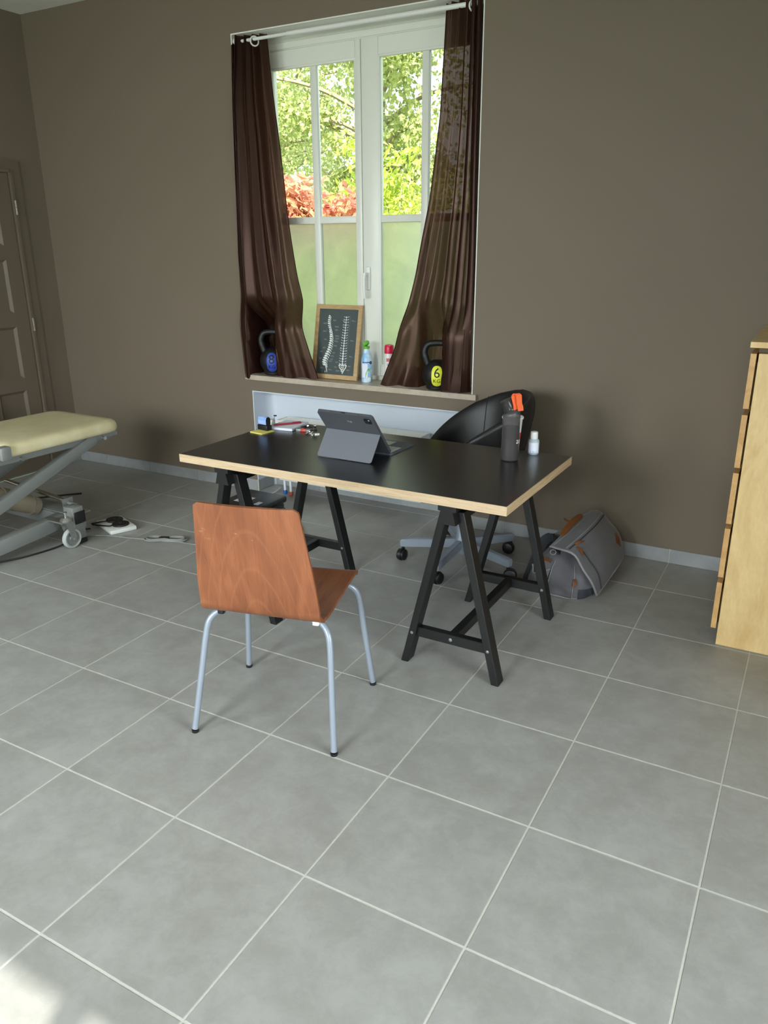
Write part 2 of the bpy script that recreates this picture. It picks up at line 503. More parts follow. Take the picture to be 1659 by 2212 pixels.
# ------------------------------------------------------------------ mesh helpers
class B:
    """collects shapes, builds ONE mesh object"""
    def __init__(self):
        self.bm = bmesh.new()

    def _xf(self, verts, rot, loc):
        if rot is not None:
            bmesh.ops.transform(self.bm, matrix=rot.to_4x4(), verts=verts)
        if loc is not None:
            bmesh.ops.translate(self.bm, vec=loc, verts=verts)

    def box(self, c, s, bev=0.0, rot=None, seg=2):
        g = bmesh.ops.create_cube(self.bm, size=1.0)
        vs_ = g['verts']
        bmesh.ops.scale(self.bm, vec=s, verts=vs_)
        if bev > 0:
            es = list({e for v in vs_ for e in v.link_edges})
            r = bmesh.ops.bevel(self.bm, geom=es, offset=bev, segments=seg, affect='EDGES', profile=0.5)
            vs_ = list({v for f in r['faces'] for v in f.verts} | {v for v in vs_ if v.is_valid})
        self._xf(vs_, rot, c)
        return self

    def bar(self, p0, p1, w, h, bev=0.0, up=(0, 0, 1)):
        """rectangular bar from p0 to p1; w across, h along the up side"""
        p0, p1 = Vector(p0), Vector(p1)
        d = (p1 - p0)
        L = d.length
        y = d.normalized()
        x = y.cross(Vector(up)).normalized()
        z = x.cross(y)
        R = Matrix((x, y, z)).transposed()
        return self.box((p0 + p1) / 2, (w, L, h), bev, R)

    def poly(self, pts):
        self.bm.faces.new([self.bm.verts.new(p) for p in pts])
        return self

    def prism(self, pts, ext):
        """polygon (3d points) extruded by vector ext"""
        a = [self.bm.verts.new(p) for p in pts]
        b = [self.bm.verts.new(Vector(p) + Vector(ext)) for p in pts]
        self.bm.faces.new(list(reversed(a)))
        self.bm.faces.new(b)
        n = len(a)
        for i in range(n):
            self.bm.faces.new((a[i], a[(i + 1) % n], b[(i + 1) % n], b[i]))
        return self

    def tube(self, path, r, seg=10, cap=True, closed=False, flat=None):
        """round tube through path; r a number or one per point; flat=(normal, factor) squashes it"""
        P = [Vector(p) for p in path]
        n = len(P)
        rs = [r] * n if not hasattr(r, '__len__') else list(r)
        T = []
        for i in range(n):
            if closed:
                t = P[(i + 1) % n] - P[i - 1]
            else:
                t = P[min(i + 1, n - 1)] - P[max(i - 1, 0)]
            T.append(t.normalized())
        ref = Vector((0, 0, 1)) if abs(T[0].z) < 0.9 else Vector((1, 0, 0))
        N = (ref - T[0] * ref.dot(T[0])).normalized()
        rings = []
        for i in range(n):
            N = (N - T[i] * N.dot(T[i])).normalized()
            Bn = T[i].cross(N)
            ring = []
            for k in range(seg):
                a = 2 * PI * k / seg
                off = N * math.cos(a) * rs[i] + Bn * math.sin(a) * rs[i]
                if flat is not None:
                    fn = Vector(flat[0])
                    off = off - fn * off.dot(fn) * (1 - flat[1])
                ring.append(self.bm.verts.new(P[i] + off))
            rings.append(ring)
        m = n if closed else n - 1
        for i in range(m):
            A, C_ = rings[i], rings[(i + 1) % n]
            for k in range(seg):
                self.bm.faces.new((A[k], A[(k + 1) % seg], C_[(k + 1) % seg], C_[k]))
        if cap and not closed:
            self.bm.faces.new(list(reversed(rings[0])))
            self.bm.faces.new(rings[-1])
        return self

    def cyl(self, p0, p1, r0, r1=None, seg=20):
        return self.tube([p0, p1], [r0, r0 if r1 is None else r1], seg)

    def lathe(self, prof, seg=28, rot=None, loc=None):
        """profile of (r, z); closed at ends when r is 0"""
        rings = []
        allv = []
        for r, z in prof:
            if r < 1e-6:
                v = self.bm.verts.new((0, 0, z))
                rings.append([v])
                allv.append(v)
            else:
                ring = [self.bm.verts.new((r * math.cos(2 * PI * k / seg), r * math.sin(2 * PI * k / seg), z)) for k in range(seg)]
                rings.append(ring)
                allv += ring
        for A, C_ in zip(rings, rings[1:]):
            for k in range(seg):
                k2 = (k + 1) % seg
                if len(A) == 1 and len(C_) == 1:
                    continue
                if len(A) == 1:
                    self.bm.faces.new((A[0], C_[k2], C_[k]))
                elif len(C_) == 1:
                    self.bm.faces.new((A[k], A[k2], C_[0]))
                else:
                    self.bm.faces.new((A[k], A[k2], C_[k2], C_[k]))
        self._xf(allv, rot, loc)
        return self

    def grid(self, fn, nu, nv, thick=0.0, wrap=False):
        """surface fn(u, v) -> point, u, v in 0..1; thick > 0 makes a closed slab"""
        G = [[Vector(fn(i / (nu if wrap else nu - 1), j / (nv - 1))) for j in range(nv)] for i in range(nu)]
        lay = []
        if thick > 0:
            Nn = [[None] * nv for _ in range(nu)]
            for i in range(nu):
                for j in range(nv):
                    a = G[(i + 1) % nu if wrap else min(i + 1, nu - 1)][j] - G[i - 1 if wrap else max(i - 1, 0)][j]
                    b = G[i][min(j + 1, nv - 1)] - G[i][max(j - 1, 0)]
                    n_ = a.cross(b)
                    Nn[i][j] = n_.normalized() if n_.length > 1e-12 else Vector((0, 0, 1))
            lay = [[[self.bm.verts.new(G[i][j] + Nn[i][j] * s) for j in range(nv)] for i in range(nu)] for s in (thick / 2, -thick / 2)]
        else:
            lay = [[[self.bm.verts.new(G[i][j]) for j in range(nv)] for i in range(nu)]]
        mu = nu if wrap else nu - 1
        for li, V_ in enumerate(lay):
            for i in range(mu):
                for j in range(nv - 1):
                    q = (V_[i][j], V_[(i + 1) % nu][j], V_[(i + 1) % nu][j + 1], V_[i][j + 1])
                    self.bm.faces.new(q if li == 0 else tuple(reversed(q)))
        if thick > 0:
            A, C_ = lay
            for i in range(mu):
                i2 = (i + 1) % nu
                self.bm.faces.new((A[i2][0], A[i][0], C_[i][0], C_[i2][0]))
                self.bm.faces.new((A[i][-1], A[i2][-1], C_[i2][-1], C_[i][-1]))
            if not wrap:
                for j in range(nv - 1):
                    self.bm.faces.new((A[0][j], A[0][j + 1], C_[0][j + 1], C_[0][j]))
                    self.bm.faces.new((A[-1][j + 1], A[-1][j], C_[-1][j], C_[-1][j + 1]))
        return self

    def build(self, name, m, parent=None, smooth=True, ang=38):
        bm = self.bm
        bmesh.ops.recalc_face_normals(bm, faces=bm.faces)
        if smooth:
            lim = math.radians(ang)
            for f in bm.faces:
                f.smooth = True
            for e in bm.edges:
                e.smooth = not (len(e.link_faces) == 2 and e.calc_face_angle(0) > lim)
        me = bpy.data.meshes.new(name)
        bm.to_mesh(me)
        bm.free()
        me.materials.append(M[m] if isinstance(m, str) else m)
        o = bpy.data.objects.new(name, me)
        COL.objects.link(o)
        if parent is not None:
            o.parent = parent
        return o

def box(name, c, s, m, parent=None, bev=0.0, rot=None):
    return B().box(c, s, bev, rot).build(name, m, parent)

def tag(o, label=None, cat=None, group=None, kind=None):
    if label: o['label'] = label
    if cat: o['category'] = cat
    if group: o['group'] = group
    if kind: o['kind'] = kind
    return o

def empty(name, loc=(0, 0, 0), rz=0.0, label=None, cat=None, group=None, kind=None):
    o = bpy.data.objects.new(name, None)
    o.empty_display_size = 0.05
    COL.objects.link(o)
    o.location = loc
    o.rotation_euler = (0, 0, rz)
    return tag(o, label, cat, group, kind)

def copy_tree(o, parent=None):
    c = o.copy()
    COL.objects.link(c)
    if parent is not None:
        c.parent = parent
    for ch in list(o.children):
        copy_tree(ch, c)
    return c

def text_mesh(name, body, size, m, parent, mtx, extrude=0.0, align='CENTER'):
    """flat lettering converted to a mesh"""
    cu = bpy.data.curves.new(name, 'FONT')
    cu.body = body
    cu.size = size
    cu.align_x = align
    cu.align_y = 'CENTER'
    cu.extrude = extrude
    cu.resolution_u = 3
    tmp = bpy.data.objects.new(name, cu)
    COL.objects.link(tmp)
    dg = bpy.context.evaluated_depsgraph_get()
    me = bpy.data.meshes.new_from_object(tmp.evaluated_get(dg))
    bpy.data.objects.remove(tmp)
    bpy.data.curves.remove(cu)
    me.materials.clear()
    me.materials.append(M[m])
    me.name = name
    me.transform(mtx)
    o = bpy.data.objects.new(name, me)
    COL.objects.link(o)
    o.parent = parent
    return o

def frame_mtx(origin, xdir, ydir):
    x = Vector(xdir).normalized()
    y = Vector(ydir).normalized()
    z = x.cross(y)
    mt = Matrix((x, y, z)).transposed().to_4x4()
    mt.translation = Vector(origin)
    return mt

def lerp(a, b, t):
    return a + (b - a) * t

def pw(t, pts):
    """piecewise linear lookup"""
    return float(np.interp(t, [p[0] for p in pts], [p[1] for p in pts]))

def smooth_path(pts, n=8):
    """Catmull-Rom through points"""
    P = [Vector(p) for p in pts]
    P = [P[0] * 2 - P[1]] + P + [P[-1] * 2 - P[-2]]
    out = []
    for i in range(1, len(P) - 2):
        for k in range(n):
            t = k / n
            a, b, c, d = P[i - 1], P[i], P[i + 1], P[i + 2]
            out.append(0.5 * ((2 * b) + (c - a) * t + (2 * a - 5 * b + 4 * c - d) * t * t + (3 * b - a - 3 * c + d) * t ** 3))
    out.append(P[-2])
    return out

# ================================================================== THE SETTING
XL, XR, YB, YF, ZC = -3.446, 3.40, 3.07, -2.40, 2.975
WX0, WX1 = -1.735, -0.212           # window recess and radiator niche
TILE = 0.45

# floor: grout bed with every tile a piece of its own
floor = B().box(((XL + XR) / 2, (YF + 3.25) / 2, -0.0268), (XR - XL, 3.25 - YF, 0.05)).build('floor', 'grout')
tag(floor, kind='structure')
_tile_cache = {}
def floor_tile(x0, x1, y0, y1):
    g = 0.0027
    w, d = round(x1 - x0 - 2 * g, 4), round(y1 - y0 - 2 * g, 4)
    key = (w, d)
    if key not in _tile_cache:
        b = B().box((0, 0, -0.006), (w, d, 0.012), 0.0012, seg=1)
        o = b.build('floor_tile', 'tile', floor, smooth=False)
        _tile_cache[key] = o.data
    else:
        o = bpy.data.objects.new('floor_tile', _tile_cache[key])
        COL.objects.link(o)
        o.parent = floor
    o.location = ((x0 + x1) / 2, (y0 + y1) / 2, random.uniform(-0.0003, 0.0))
for i in range(-8, 8):
    for j in range(-6, 8):
        x0, x1 = max(i * TILE, XL), min((i + 1) * TILE, XR)
        y0, y1 = max(j * TILE, YF), min((j + 1) * TILE, 3.25)
        if x1 - x0 < 0.02 or y1 - y0 < 0.02:
            continue
        if j == 7 and (x1 < WX0 or x0 > WX1):
            continue
        floor_tile(x0, x1, y0, y1)

# lawn outside
tag(B().box((0, 4, -0.45), (70, 70, 0.1)).build('ground', 'grass'), kind='structure')

# ceiling
tag(box('ceiling', ((XL + XR) / 2, 0.5, ZC + 0.1), (XR - XL + 0.6, 6.2, 0.2), 'ceiling'), kind='structure')

# back wall with the window recess and the radiator niche
wb = B()
def slab(b, x0, x1, y0, y1, z0, z1):
    b.box(((x0 + x1) / 2, (y0 + y1) / 2, (z0 + z1) / 2), (x1 - x0, y1 - y0, z1 - z0))
slab(wb, XL - 0.15, WX0, YB, 3.40, 0, ZC)
slab(wb, WX1, XR + 0.15, YB, 3.40, 0, ZC)
slab(wb, WX0, WX1, YB, 3.40, 2.668, ZC)
slab(wb, WX0, WX1, YB, 3.40, 0.671, 0.745)
slab(wb, WX0, WX1, 3.256, 3.40, 0, 0.671)
tag(wb.build('wall_back', 'wall', smooth=False), kind='structure')

# left wall with the door opening
wl = B()
DY0, DY1, DZ = 1.975, 2.80, 2.02
slab(wl, XL - 0.15, XL, YF, DY0, 0, ZC)
slab(wl, XL - 0.15, XL, DY1, YB, 0, ZC)
slab(wl, XL - 0.15, XL, DY0, DY1, DZ, ZC)
slab(wl, XL - 0.15, XL - 0.10, DY0, DY1, 0, DZ)
tag(wl.build('wall_left', 'wall', smooth=False), kind='structure')

# rear wall behind the camera, two tall windows and a third added to light the treatment table
wf = B()
R1, R2, R_ADDED, RZ0, RZ1 = (1.046, 2.146), (-0.85, 0.25), (-2.85, -1.75), 0.2, 2.47
slab(wf, XL - 0.15, R_ADDED[0], YF - 0.15, YF, 0, ZC)
slab(wf, R_ADDED[1], R2[0], YF - 0.15, YF, 0, ZC)
slab(wf, R2[1], R1[0], YF - 0.15, YF, 0, ZC)
slab(wf, R1[1], XR + 0.15, YF - 0.15, YF, 0, ZC)
for r in (R1, R2, R_ADDED):
    slab(wf, r[0], r[1], YF - 0.15, YF, 0, RZ0)
    slab(wf, r[0], r[1], YF - 0.15, YF, RZ1, ZC)
tag(wf.build('wall_front', 'wall', smooth=False), kind='structure')
# side wall with a wide window, and the short wall the dresser backs on to
ws = B()
S0, S1, SZ0, SZ1 = -1.15, 0.75, 0.4, 2.3
slab(ws, XR, XR + 0.15, YF, S0, 0, ZC)
slab(ws, XR, XR + 0.15, S1, YB, 0, ZC)
slab(ws, XR, XR + 0.15, S0, S1, 0, SZ0)
slab(ws, XR, XR + 0.15, S0, S1, SZ1, ZC)
tag(ws.build('wall_side', 'wall', smooth=False), kind='structure')
tag(box('wall_right', (1.775, 2.41, ZC / 2), (0.12, 1.32, ZC), 'wall'), kind='structure')

# windows of the unseen walls
def plain_window(n, x0, x1, z0, z1, axis):
    w = empty('window_%d' % n, kind='structure')
    f = B()
    t, y = 0.05, YF - 0.09
    def pc(a, b, c, d):
        if axis == 'x':
            slab(f, a, b, y - 0.03, y + 0.03, c, d)
        else:
            slab(f, XR + 0.06, XR + 0.12, a, b, c, d)
    pc(x0, x0 + t, z0, z1); pc(x1 - t, x1, z0, z1); pc(x0 + t, x1 - t, z0, z0 + t); pc(x0 + t, x1 - t, z1 - t, z1)
    mid = (x0 + x1) / 2
    pc(mid - 0.026, mid + 0.026, z0 + t, z1 - t)
    f.build('window_frame', 'pvc', w, smooth=False)
    for a, b in ((x0 + t, mid - 0.026), (mid + 0.026, x1 - t)):
        g = B()
        if axis == 'x':
            slab(g, a, b, y - 0.003, y + 0.003, z0 + t, z1 - t)
        else:
            slab(g, XR + 0.087, XR + 0.093, a, b, z0 + t, z1 - t)
        g.build('pane', 'glass', w, smooth=False)
plain_window(2, R1[0], R1[1], RZ0, RZ1, 'x')
plain_window(3, R2[0], R2[1], RZ0, RZ1, 'x')
plain_window(4, R_ADDED[0], R_ADDED[1], RZ0, RZ1, 'x')  # invented window, holds the added lamp for the treatment table
plain_window(5, S0, S1, SZ0, SZ1, 'y')

# white linings of the window recess and of the radiator niche
t1 = B()
slab(t1, WX0, WX0 + 0.006, YB + 0.001, 3.40, 0.775, 2.662)
slab(t1, WX1 - 0.006, WX1, YB + 0.001, 3.40, 0.775, 2.662)
slab(t1, WX0, WX1, YB + 0.001, 3.40, 2.662, 2.668)
tag(t1.build('trim_1', 'ceiling', smooth=False), kind='structure')
t2 = B()
slab(t2, WX0, WX0 + 0.006, YB + 0.001, 3.25, 0, 0.665)
slab(t2, WX1 - 0.006, WX1, YB + 0.001, 3.25, 0, 0.665)
slab(t2, WX0, WX1, YB + 0.001, 3.25, 0.665, 0.671)
slab(t2, WX0, WX1, 3.25, 3.256, 0, 0.671)
# rounded plaster fillet between the end wall, the soffit and the back
cy = []
for k in range(7):
    a = PI / 2 * k / 6
    cy.append((WX0 + 0.006 + 0.05 * (1 - math.sin(a)), 3.25 - 0.05 * (1 - math.cos(a)), 0.0))
cy.append((WX0 + 0.006, 3.25, 0))
t2.prism(cy, (0, 0, 0.665))
tag(t2.build('trim_2', 'white_paint'), kind='structure')

# skirting tiles
def skirting(name, runs):
    root = empty(name, kind='structure')
    for axis, a0, a1, off, side in runs:
        cuts = [a0] + [k * TILE for k in range(-9, 9) if a0 + 0.03 < k * TILE < a1 - 0.03] + [a1]
        gr = B()
        for c0, c1 in zip(cuts, cuts[1:]):
            b = B()
            g = 0.0018
            L = c1 - c0 - 2 * g
            if axis == 'x':
                b.box((0, 0, 0), (L, 0.0095, 0.074), 0.001, seg=1)
                loc = ((c0 + c1) / 2, off - 0.005 * side, 0.0385)
            else:
                b.box((0, 0, 0), (0.0095, L, 0.074), 0.001, seg=1)
                loc = (off - 0.005 * side, (c0 + c1) / 2, 0.0385)
            b.build('skirting_tile', 'skirting', root, smooth=False).location = loc
        m = (a0 + a1) / 2
        if axis == 'x':
            gr.box((m, off - 0.0035 * side, 0.0378), (a1 - a0, 0.007, 0.0745))
        else:
            gr.box((off - 0.0035 * side, m, 0.0378), (0.007, a1 - a0, 0.0745))
        gr.build('grout_bed', 'grout', root, smooth=False)
skirting('baseboard_back', [('x', XL + 0.01, WX0, YB, 1), ('x', WX1, 1.715, YB, 1),
                            ('x', WX0 + 0.017, WX1 - 0.017, 3.25, 1),
                            ('y', YB - 0.009, 3.25, WX0 + 0.006, -1), ('y', YB - 0.009, 3.25, WX1 - 0.006, 1)])
skirting('baseboard_left', [('y', 2.88, YB, XL, -1), ('y', YF, 1.89, XL, -1)])

# ------------------------------------------------------------------ door in the left wall
door = empty('door_1', kind='structure')
fr = B()
for y0, y1 in ((DY1, 2.878), (1.897, DY0)):
    slab(fr, XL, XL + 0.018, y0, y1, 0, 2.09)
slab(fr, XL, XL + 0.018, DY0, DY1, DZ, 2.09)
fr.box((XL - 0.045, DY1 + 0.0, DZ / 2), (0.09, 0.012, DZ))
fr.box((XL - 0.045, DY0 - 0.0, DZ / 2), (0.09, 0.012, DZ))
fr.box((XL - 0.045, (DY0 + DY1) / 2, DZ), (0.09, DY1 - DY0, 0.012))
fr.build('door_frame', 'door_paint', door, smooth=False)
fr = B()
slab(fr, XL + 0.001, XL + 0.026, DY1 - 0.004, DY1 + 0.014, 0, DZ + 0.014)
slab(fr, XL + 0.001, XL + 0.026, DY0, DY1, DZ - 0.004, DZ + 0.014)
fr.build('door_stop_bead', 'door_paint', door, smooth=False)
box('door_threshold', (XL - 0.05, (DY0 + DY1) / 2, 0.004), (0.098, DY1 - DY0 - 0.014, 0.008), 'skirting', door)
LX = XL + 0.004                      # face of the leaf
leaf = B()
slab(leaf, LX - 0.042, LX - 0.016, DY0 + 0.01, DY1 - 0.010, 0.01, DZ - 0.008)
cols = [(2.472, 2.685), (2.190, 2.403), (2.010 + 0.075, 2.118)]
rows = [(1.560, 1.915), (1.124, 1.472), (0.682, 1.034), (0.235, 0.596)]
zs = sorted([0.01, DZ - 0.008] + [z for r in rows for z in r])
for z0, z1 in zip(zs[::2], zs[1::2]):
    slab(leaf, LX - 0.016, LX, DY0 + 0.01, DY1 - 0.010, z0, z1)
ys = sorted([DY0 + 0.01, DY1 - 0.010] + [y for c in cols for y in c])
for r in rows:
    for y0, y1 in zip(ys[::2], ys[1::2]):
        slab(leaf, LX - 0.016, LX, y0, y1, r[0], r[1])
lf = leaf.build('door_leaf', 'door_paint', door, smooth=False)
for r in rows:
    for c in cols:
        pb = B()
        # sloping moulding around a flat field
        o = [(LX - 0.001, c[0], r[0]), (LX - 0.001, c[1], r[0]), (LX - 0.001, c[1], r[1]), (LX - 0.001, c[0], r[1])]
        q = 0.018
        i_ = [(LX - 0.0155, c[0] + q, r[0] + q), (LX - 0.0155, c[1] - q, r[0] + q), (LX - 0.0155, c[1] - q, r[1] - q), (LX - 0.0155, c[0] + q, r[1] - q)]
        vo = [pb.bm.verts.new(p) for p in o]
        vi = [pb.bm.verts.new(p) for p in i_]
        for k in range(4):
            pb.bm.faces.new((vo[k], vo[(k + 1) % 4], vi[(k + 1) % 4], vi[k]))
        pb.bm.faces.new(vi)
        pb.build('door_panel', 'door_paint', lf, smooth=False)
for z in (1.80, 1.04, 0.28):
    h = B()
    h.cyl((XL + 0.028, DY1 + 0.006, z - 0.045), (XL + 0.028, DY1 + 0.006, z - 0.001), 0.0085, seg=12)
    h.cyl((XL + 0.028, DY1 + 0.006, z + 0.001), (XL + 0.028, DY1 + 0.006, z + 0.045), 0.0085, seg=12)
    h.build('hinge', 'hinge', door)

# ------------------------------------------------------------------ the window
win = empty('window_1', kind='structure')
fy0, fy1 = 3.262, 3.33
IX0, IX1 = WX0 + 0.006, WX1 - 0.006
f = B()
slab(f, IX0, IX0 + 0.05, fy0, fy1, 0.775, 2.662)
slab(f, IX1 - 0.05, IX1, fy0, fy1, 0.775, 2.662)
slab(f, IX0, IX1, fy0, fy1, 2.598, 2.662)
slab(f, IX0, IX1, fy0, fy1, 0.775, 0.815)
slab(f, IX0, IX1, fy0 - 0.012, fy0, 2.636, 2.662)
slab(f, IX0 + 0.05, IX1 - 0.05, fy0 - 0.006, fy0, 2.605, 2.636)
f.build('window_frame', 'pvc', win, smooth=False)
CY0, CY1 = 3.246, 3.305
def casement(xo0, xo1, xp0, xp1, xm0, xm1):
    """outer edges, pane edges, glazing bar edges"""
    c = B()
    zt, zb = 2.596, 0.800
    pt, pb_ = 2.508, 0.862
    c.box(((xo0 + xp0) / 2, (CY0 + CY1) / 2, (zt + zb) / 2), (xp0 - xo0, CY1 - CY0, zt - zb), 0.004, seg=2)
    c.box(((xo1 + xp1) / 2, (CY0 + CY1) / 2, (zt + zb) / 2), (xo1 - xp1, CY1 - CY0, zt - zb), 0.004, seg=2)
    c.box(((xp0 + xp1) / 2, (CY0 + CY1) / 2, (pt + zt) / 2), (xp1 - xp0, CY1 - CY0 - 0.001, zt - pt), 0.003, seg=1)
    c.box(((xp0 + xp1) / 2, (CY0 + CY1) / 2, (pb_ + zb) / 2), (xp1 - xp0, CY1 - CY0 - 0.001, pb_ - zb), 0.003, seg=1)
    o = c.build('casement', 'pvc', win)
    # sloped glazing bead
    bd = B()
    q = 0.012
    for a, b_, z0, z1 in ((xp0, xp1, pb_, pt),):
        for s, e in (((a, z0), (b_, z0)), ((b_, z0), (b_, z1)), ((b_, z1), (a, z1)), ((a, z1), (a, z0))):
            bd.bar((s[0], CY0 + 0.012, s[1]), (e[0], CY0 + 0.012, e[1]), 0.02, 0.02, 0.004, up=(0, 1, 0))
    bd.build('glazing_bead', 'pvc', o)
    box('glazing_bar', ((xm0 + xm1) / 2, CY0 + 0.024, (pb_ + pt) / 2), (xm1 - xm0, 0.032, pt - pb_), 'pvc', o, 0.006)
    box('glazing_bar', ((xp0 + xp1) / 2, CY0 + 0.024, 1.690), (xp1 - xp0, 0.031, 0.040), 'pvc', o, 0.006)
    for a, b_ in ((xp0, xm0), (xm1, xp1)):
        for z0, z1, mm in ((1.71, pt, 'glass'), (pb_, 1.67, 'frosted')):
            box('pane' if mm == 'glass' else 'frosted_pane', ((a + b_) / 2, CY0 + 0.030, (z0 + z1) / 2), (b_ - a, 0.006, z1 - z0), mm, o)
    return o
casement(-1.690, -1.000, -1.600, -1.034, -1.337, -1.293)
cr = casement(-0.996, -0.250, -0.890, -0.330, -0.631, -0.588)
h = B()
h.box((-0.962, CY0 - 0.006, 1.365), (0.028, 0.012, 0.13), 0.005)
h.cyl((-0.962, CY0 - 0.005, 1.39), (-0.962, CY0 - 0.045, 1.39), 0.009, seg=12)
h.tube(smooth_path([(-0.962, CY0 - 0.045, 1.395), (-0.964, CY0 - 0.05, 1.36), (-0.966, CY0 - 0.048, 1.30), (-0.964, CY0 - 0.043, 1.255)], 5), [0.010] * 5 + [0.009] * 5 + [0.008] * 6, 10)
h.build('window_handle', 'white_plastic', cr)
# stone sill
s = B()
slab(s, WX0 - 0.032, WX1 + 0.028, 3.048, 3.07, 0.7452, 0.775)
slab(s, WX0, WX1, 3.07, 3.40, 0.7452, 0.775)
s.build('window_sill', 'sill', win, smooth=False)

# ================================================================== OUTSIDE: trees and hedge
def leaf_cloud(name, m, parent, centres, n, size, spread, aspect=2.0, seed=1):
    """many folded leaves scattered over branch clusters; one mesh"""
    r = np.random.default_rng(seed)
    ci = r.integers(0, len(centres), n)
    c = np.array([q[:3] for q in centres])[ci]
    rad = np.array([q[3] for q in centres])[ci]
    d = r.normal(size=(n, 3))
    d /= np.linalg.norm(d, axis=1)[:, None]
    P = c + d * (rad * r.random(n) ** 0.45)[:, None] * np.array(spread)
    ax = r.normal(size=(n, 3)) + np.array([0, -0.3, -0.35])
    ax /= np.linalg.norm(ax, axis=1)[:, None]
    up = r.normal(size=(n, 3))
    sd = np.cross(ax, up)
    sd /= np.linalg.norm(sd, axis=1)[:, None]
    nm = np.cross(sd, ax)
    L = size * (0.6 + 0.8 * r.random(n))[:, None]
    W = L / aspect
    v0 = P
    v1 = P + ax * L * 0.45 + sd * W * 0.5 + nm * W * 0.15
    v2 = P + ax * L
    v3 = P + ax * L * 0.45 - sd * W * 0.5 + nm * W * 0.15
    V = np.stack([v0, v1, v2, v3], 1).reshape(-1, 3)
    idx = np.arange(n)[:, None] * 4
    F = np.concatenate([idx + np.array([0, 1, 2]), idx + np.array([0, 2, 3])], 0)
    me = bpy.data.meshes.new(name)
    me.from_pydata(V.tolist(), [], F.tolist())
    me.materials.append(M[m])
    o = bpy.data.objects.new(name, me)
    COL.objects.link(o)
    o.parent = parent
    tag(o, kind='stuff')
    return o

def tree(loc, h, label, seed, n, lsize, rx, m='tree_leaf', z0=0.25, trunk_r=0.14, group='trees outside the window'):
    root = empty('tree', loc, 0, label, 'tree', group)
    r = random.Random(seed)
    t = B()
    tp = [(0, 0, -0.4), (0.05, 0, h * 0.25), (-0.06, 0.05, h * 0.5), (0.04, 0, h * 0.8), (0, 0, h)]
    t.tube(smooth_path(tp, 4), [trunk_r * (1 - 0.055 * i) for i in range(17)], 9)
    t.build('trunk', 'bark', root)
    cl = []
    bb = B()
    for k in range(46):
        a = r.uniform(0, 2 * PI)
        z = lerp(h * z0, h * 1.02, r.random())
        rr = rx * (0.35 + 0.65 * r.random()) * (1.0 - 0.35 * abs(z / h - 0.6))
        e = Vector((math.cos(a) * rr, math.sin(a) * rr, z))
        s = Vector((0, 0, z - 0.3 * rr))
        bb.tube(smooth_path([s, (s + e) / 2 + Vector((r.uniform(-.15, .15), r.uniform(-.15, .15), 0.12)), e], 4), [0.045 * (1 - 0.09 * i) for i in range(9)], 6)
        for q in range(3):
            f = 0.45 + 0.3 * q
            p = s.lerp(e, f)
            cl.append((p.x + r.uniform(-.2, .2), p.y + r.uniform(-.2, .2), p.z + r.uniform(-.15, .25), r.uniform(0.28, 0.55)))
    bb.build('branches', 'bark', root)
    leaf_cloud('foliage', m, root, cl, n, lsize, (1, 1, 0.8), 1.5, seed)
    return root

tree((-8.9, 13.0, 0), 6.0, 'leafy pale green tree seen through the left window panes', 3, 19000, 0.085, 2.5, trunk_r=0.17)
tree((-4.9, 10.4, 0), 5.8, 'leafy tree with slanting branches seen through the right window panes', 5, 26000, 0.085, 2.3, trunk_r=0.2)
tree((0.9, 11.0, 0), 5.5, 'leafy tree farthest right beyond the window, behind the right curtain', 9, 14000, 0.12, 2.4)
tree((-13.5, 17.5, 0), 7.0, 'more distant tree behind the pale leafy one', 12, 16000, 0.13, 3.0)

def shrub(loc, w, d, h, label, m, n, lsize, aspect, seed, name='shrub', group=None, low=None):
    root = empty(name, loc, 0, label, 'shrub', group)
    r = random.Random(seed)
    b = B()
    cl = []
    for k in range(22):
        x, y = r.uniform(-w / 2, w / 2), r.uniform(-d / 2, d / 2)
        z = h * r.uniform(0.55, 0.98) - 0.1 * abs(x) 
        b.tube(smooth_path([(x * 0.3, y * 0.3, -0.4), (x * 0.7, y * 0.7, z * 0.4), (x, y, z * 0.92)], 4), [0.02 * (1 - 0.09 * i) for i in range(9)], 6)
        cl.append((x, y, z - 0.15, 0.28))
        cl.append((x * 0.9, y * 0.9, z * 0.55, 0.32))
        cl.append((x * 0.8, y * 0.8, z * 0.2, 0.3))
    b.build('stems', 'bark', root)
    if low:      # young coloured leaves on top, green ones below
        leaf_cloud('young_foliage', m, root, [c for c in cl if c[2] > h - 0.62], n, lsize, (1, 1, 0.8), aspect, seed)
        leaf_cloud('foliage', low, root, [c for c in cl if c[2] <= h - 0.62], n, lsize, (1, 1, 0.9), aspect, seed + 1)
    else:
        leaf_cloud('foliage', m, root, cl, n, lsize, (1, 1, 0.9), aspect, seed)
    return root
shrub((-3.62, 6.5, 0), 1.0, 0.6, 2.30, 'red-tipped shrub with long pointed leaves just outside the window', 'red_leaf', 2600, 0.13, 2.6, 21, low='shrub_leaf')
shrub((-3.75, 8.1, 0), 0.8, 0.8, 2.85, 'bright yellow-green shrub rising behind the red-tipped one', 'shrub_leaf', 6500, 0.10, 2.2, 22)
shrub((-1.75, 7.4, 0), 1.4, 0.9, 2.0, 'low green shrub beneath the right window panes', 'tree_leaf', 6000, 0.09, 2.0, 23)
shrub((-5.7, 8.2, 0), 1.6, 0.9, 2.2, 'green shrub left of the red-tipped one', 'tree_leaf', 5000, 0.09, 2.0, 24)
shrub((0.1, 7.6, 0), 1.5, 0.9, 2.1, 'green shrub farthest right outside the window', 'shrub_leaf', 4500, 0.09, 2.0, 25)

